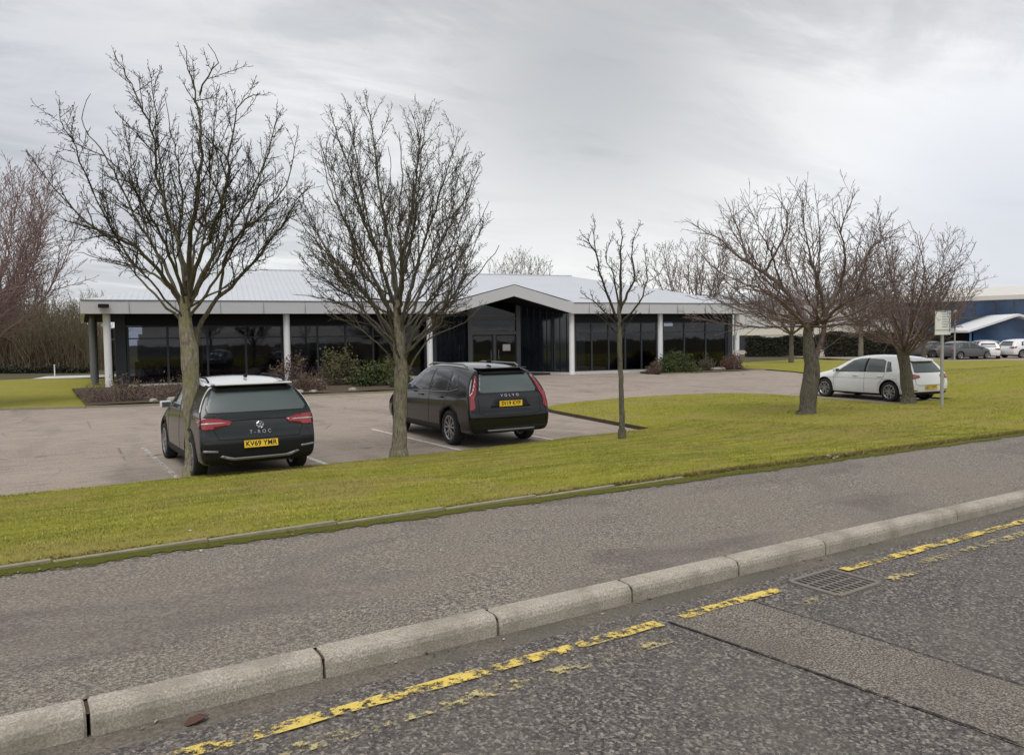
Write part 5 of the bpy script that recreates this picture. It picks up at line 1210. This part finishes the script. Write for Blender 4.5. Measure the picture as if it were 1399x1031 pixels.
# ---- white hatchback, seen from its left rear corner
def hatch(name, label, paint, group=None, gl='cglass3', full=True):
    st = [S_(.0, .26, .93, 1.39, .85, .82, .56, 1), S_(.035, .25, .93, 1.40, .87, .84, .57, 1), S_(.10, .23, .93, 1.42, .88, .85, .58, .95), S_(.55, .20, .93, 1.46, .895, .855, .60, .5), S_(1.2, .18, .92, 1.49, .895, .85, .61),
          S_(1.9, .18, .90, 1.49, .895, .85, .61), S_(2.4, .18, .90, 1.45, .895, .85, .60), S_(2.95, .18, .89, 1.20, .895, .84, .60), S_(3.3, .19, .88, .99, .89, .82, .62), S_(3.85, .20, .80, .89, .88, .76, .56), S_(4.15, .24, .68, .76, .82, .68, .5), S_(4.23, .28, .60, .68, .76, .6, .4)]
    rp = [(.25, .06), (.40, .01), (.52, 0), (.66, .02), (.80, .05), (.93, .09), (1.1, .2), (1.25, .32), (1.4, .44)]
    c = Car(name, label, 'car', st, rp, paint, (.80, 3.42), .32, group=group)
    c.panel('rear_window', [(-.62, .97), (-.48, 1.285), (.48, 1.285), (.62, .97), (.58, .94), (-.58, .94)], 'B', M['cglass2'])
    c.panel('spoiler', [(-.52, 1.32), (-.50, 1.365), (.50, 1.365), (.52, 1.32), (.48, 1.29), (-.48, 1.29)], 'B', paint, off=.09, th=.02)
    c.back2('taillight', [(.88, .90), (.88, .755), (.70, .75), (.46, .79), (.46, .865), (.66, .895)], M['lens'], off=.012, th=.03, step=.05)
    c.both('taillight_side', [(.0, .90), (.34, .90), (.28, .81), (.12, .755), (.02, .755)], M['lens'], off=.008, th=.02, step=.05)
    for q in ([(1.80, .925), (2.98, .90), (2.80, 1.0), (2.36, 1.30), (2.1, 1.355), (1.80, 1.375)], [(.98, .94), (1.72, .927), (1.72, 1.375), (1.20, 1.355), (1.04, 1.29)], [(.72, .97), (.93, .945), (1.0, 1.29), (.86, 1.26)]): c.both('side_window', q, M[gl], off=.004, th=.01)
    c.panel('windscreen', [(-.60, .99), (-.48, 1.38), (.48, 1.38), (.60, .99)], 'F', M['cglass'])
    c.both('headlight', [(3.8, .70), (4.1, .62), (4.12, .56), (3.95, .56)], M['lensclear'], off=.006, th=.02, step=.05)
    c.panel('grille', [(-.5, .55), (.5, .55), (.5, .62), (-.5, .62)], 'F', M['plastic'])
    c.mirror(2.86, .96, .85, paint)
    if full:
        c.both('window_surround', c.stripe([(1.76, .925), (1.76, 1.38)], .075, 'L'), M['plastic'], off=.0035, th=.01, step=.06)
        c.panel('tailgate_seam', c.stripe([(-.66, .9), (-.66, .60), (-.50, .545), (.50, .545), (.66, .60), (.66, .9)], .012, 'B'), 'B', M['black'], off=.003, th=.01, step=.05)
        c.plate('SJ17 OWC', 0, .48, off=.02, tilt=.02)
        c.panel('bumper', [(-.80, .34), (.80, .34), (.76, .26), (-.76, .26)], 'B', M['plastic'], off=.01, th=.03)
        c.back2('reflector', [(.60, .40), (.80, .41), (.80, .38), (.60, .37)], M['lensdark'], off=.014, th=.02, step=.05)
        for L in ([(1.76, .25), (1.75, .90)], [(2.98, .28), (3.02, .7), (2.98, .89)], [(.98, .92), (1.02, .75), (1.22, .55), (1.24, .3)]): c.both('door_seams', c.stripe(L, .010, 'L'), M['plasticgrey'], off=.002, th=.01, step=.06)
        for x in (1.05, 2.02): c.both('door_handle', [(x, .79), (x + .19, .79), (x + .19, .82), (x, .82)], paint, off=.03, th=.01)
        c.both('crease_shade_line', c.stripe([(.5, .735), (2, .725), (3.3, .70)], .008, 'L'), M['plasticgrey'], off=.002, th=.01, step=.1)  # no fold modelled: a grey strip paints the crease's shade line
        b = MB(); b.tube([(.20, .0, .97), (.21, -.2, .975), (.22, -.36, .985)], [.016, .012, .008], 6); b.build('wiper', M['plastic'], c.root)
    return c
c = hatch('parked_car', 'white five door hatchback parked behind the two cherry trees', M['p_white'])
c.root.location = (24.15, 9.55, 0); c.root.rotation_euler = (0, 0, rad(81))
# cars parked in front of the blue office
fw = hatch('distant_car', 'white car parked nearest the blue office canopy, left of the other white car', M['p_white'], 'cars parked by the blue office', 'cglass', False)
fd = hatch('distant_car', 'dark grey car parked just right of the sign post', M['p_mid'], 'cars parked by the blue office', 'cglass', False)
fs = hatch('distant_car', 'silver car behind the dark car, right of the sign post', M['p_silver'], 'cars parked by the blue office', 'cglass', False)
def put(c, px, dep, rz, lb=None, new=False, sc=1.):
    p = gz(px, 490, dep, .004); ang = math.atan2(cr.y, cr.x) + rad(rz)
    if new: return copy_thing(c, p, ang, sc, lb)
    c.location = p; c.rotation_euler = (0, 0, ang); c.scale = (sc, sc, sc); return c
put(fd.root, 1290, 64, 12); put(fs.root, 1327, 66, 100)
put(fw.root, 1350, 64, 60)
put(fw.root, 1372, 66, 12, 'white car parked at the right edge beyond the grass bank', True, 1.1)
put(fd.root, 1252, 70, 20, 'dark car half hidden by the twigs left of the sign post', True)
put(fs.root, 1405, 70, 80, 'silver car cut off by the right edge of the picture', True)
put(fs.root, 1362, 74, 100, 'silver car parked between the two white cars', True)


# ------------------------------------------------------------------ sky and light
W = bpy.data.worlds.new('World'); SC.world = W; W.use_nodes = True; t = W.node_tree; t.nodes.clear()
out = t.nodes.new('ShaderNodeOutputWorld'); bg = t.nodes.new('ShaderNodeBackground'); t.links.new(bg.outputs[0], out.inputs[0])
class WN(NT):
    def __init__(s): s.t = t
w = WN(); w.pos = w.n('ShaderNodeTexCoord').outputs['Generated']
sep = w.n('ShaderNodeSeparateXYZ'); w.l(w.pos, sep.inputs[0]); Z = sep.outputs[2]
den = w.math('ADD', w.math('MAXIMUM', Z, 0), .16)
cmb = w.n('ShaderNodeCombineXYZ'); w.l(w.math('DIVIDE', sep.outputs[0], den), cmb.inputs[0]); w.l(w.math('DIVIDE', sep.outputs[1], den), cmb.inputs[1]); cmb.inputs[2].default_value = 3.7
pv = cmb.outputs[0]
rot = w.n('ShaderNodeMapping'); rot.inputs['Rotation'].default_value = (0, 0, rad(20)); rot.inputs['Scale'].default_value = (.5, 1.1, 1); rot.inputs['Location'].default_value = (1.3, .4, 0); w.l(pv, rot.inputs[0])
cl = w.noise(1.15, 8, .58, .9, vec=rot.outputs[0])
cl2 = w.noise(3.4, 7, .62, .8, vec=rot.outputs[0])
f = w.math('ADD', w.math('MULTIPLY', cl, .66), w.math('MULTIPLY', cl2, .34))
cloud = w.ramp(f, [(.41, (.235, .243, .256)), (.47, (.315, .323, .336)), (.51, (.44, .445, .455)), (.58, (.66, .66, .66))])
hz = w.ramp(Z, [(0.0, 1), (.10, .6), (.30, 0)])
col = w.mix(w.math('MULTIPLY', hz, .55), cloud, (.50, .505, .51))
def lobe(px, py, k, c, amt, col):
    d = (at(px, py, 100) - CAM).normalized(); vm = w.n('ShaderNodeVectorMath', operation='DOT_PRODUCT'); w.l(w.pos, vm.inputs[0]); vm.inputs[1].default_value = d
    g_ = w.math('POWER', w.math('MAXIMUM', vm.outputs['Value'], 0), k); g_ = w.math('MULTIPLY', g_, w.math('ADD', w.math('MULTIPLY', f, 1.6), .2)); return w.mix(w.math('MULTIPLY', g_, amt), col, c)
col = lobe(790, 310, 26, (.78, .78, .765), .8, col)
col = lobe(1180, 250, 60, (.72, .72, .71), .6, col)
col = lobe(1400, 190, 60, (.66, .66, .66), .6, col)
col = lobe(1390, 330, 60, (.38, .40, .45), .7, col)
col = lobe(800, 100, 30, (.27, .275, .285), .8, col)
col = lobe(60, 170, 40, (.30, .31, .345), .7, col)
col = lobe(250, 10, 40, (.46, .465, .47), .6, col)
sky = w.n('ShaderNodeTexSky', sky_type='NISHITA'); sky.sun_disc = False; sky.sun_elevation = rad(42); sky.sun_rotation = rad(200)
add = w.mix(.005, col, sky.outputs[0]); w.l(add, bg.inputs[0]); bg.inputs[1].default_value = 1.0
sun = bpy.data.lights.new('sun', 'SUN'); sun.energy = 1.5; sun.angle = rad(35); sun.color = (1, .97, .93)
so = bpy.data.objects.new('sun', sun); COL.objects.link(so); so.rotation_euler = Vector((-.35, -.45, 1.1)).to_track_quat('Z', 'Y').to_euler()
SC.view_settings.view_transform = 'Standard'; SC.view_settings.look = 'None'; SC.view_settings.exposure = .68; SC.view_settings.gamma = 1
SC.cycles.max_bounces = 6; SC.cycles.transparent_max_bounces = 12; SC.cycles.use_denoising = True
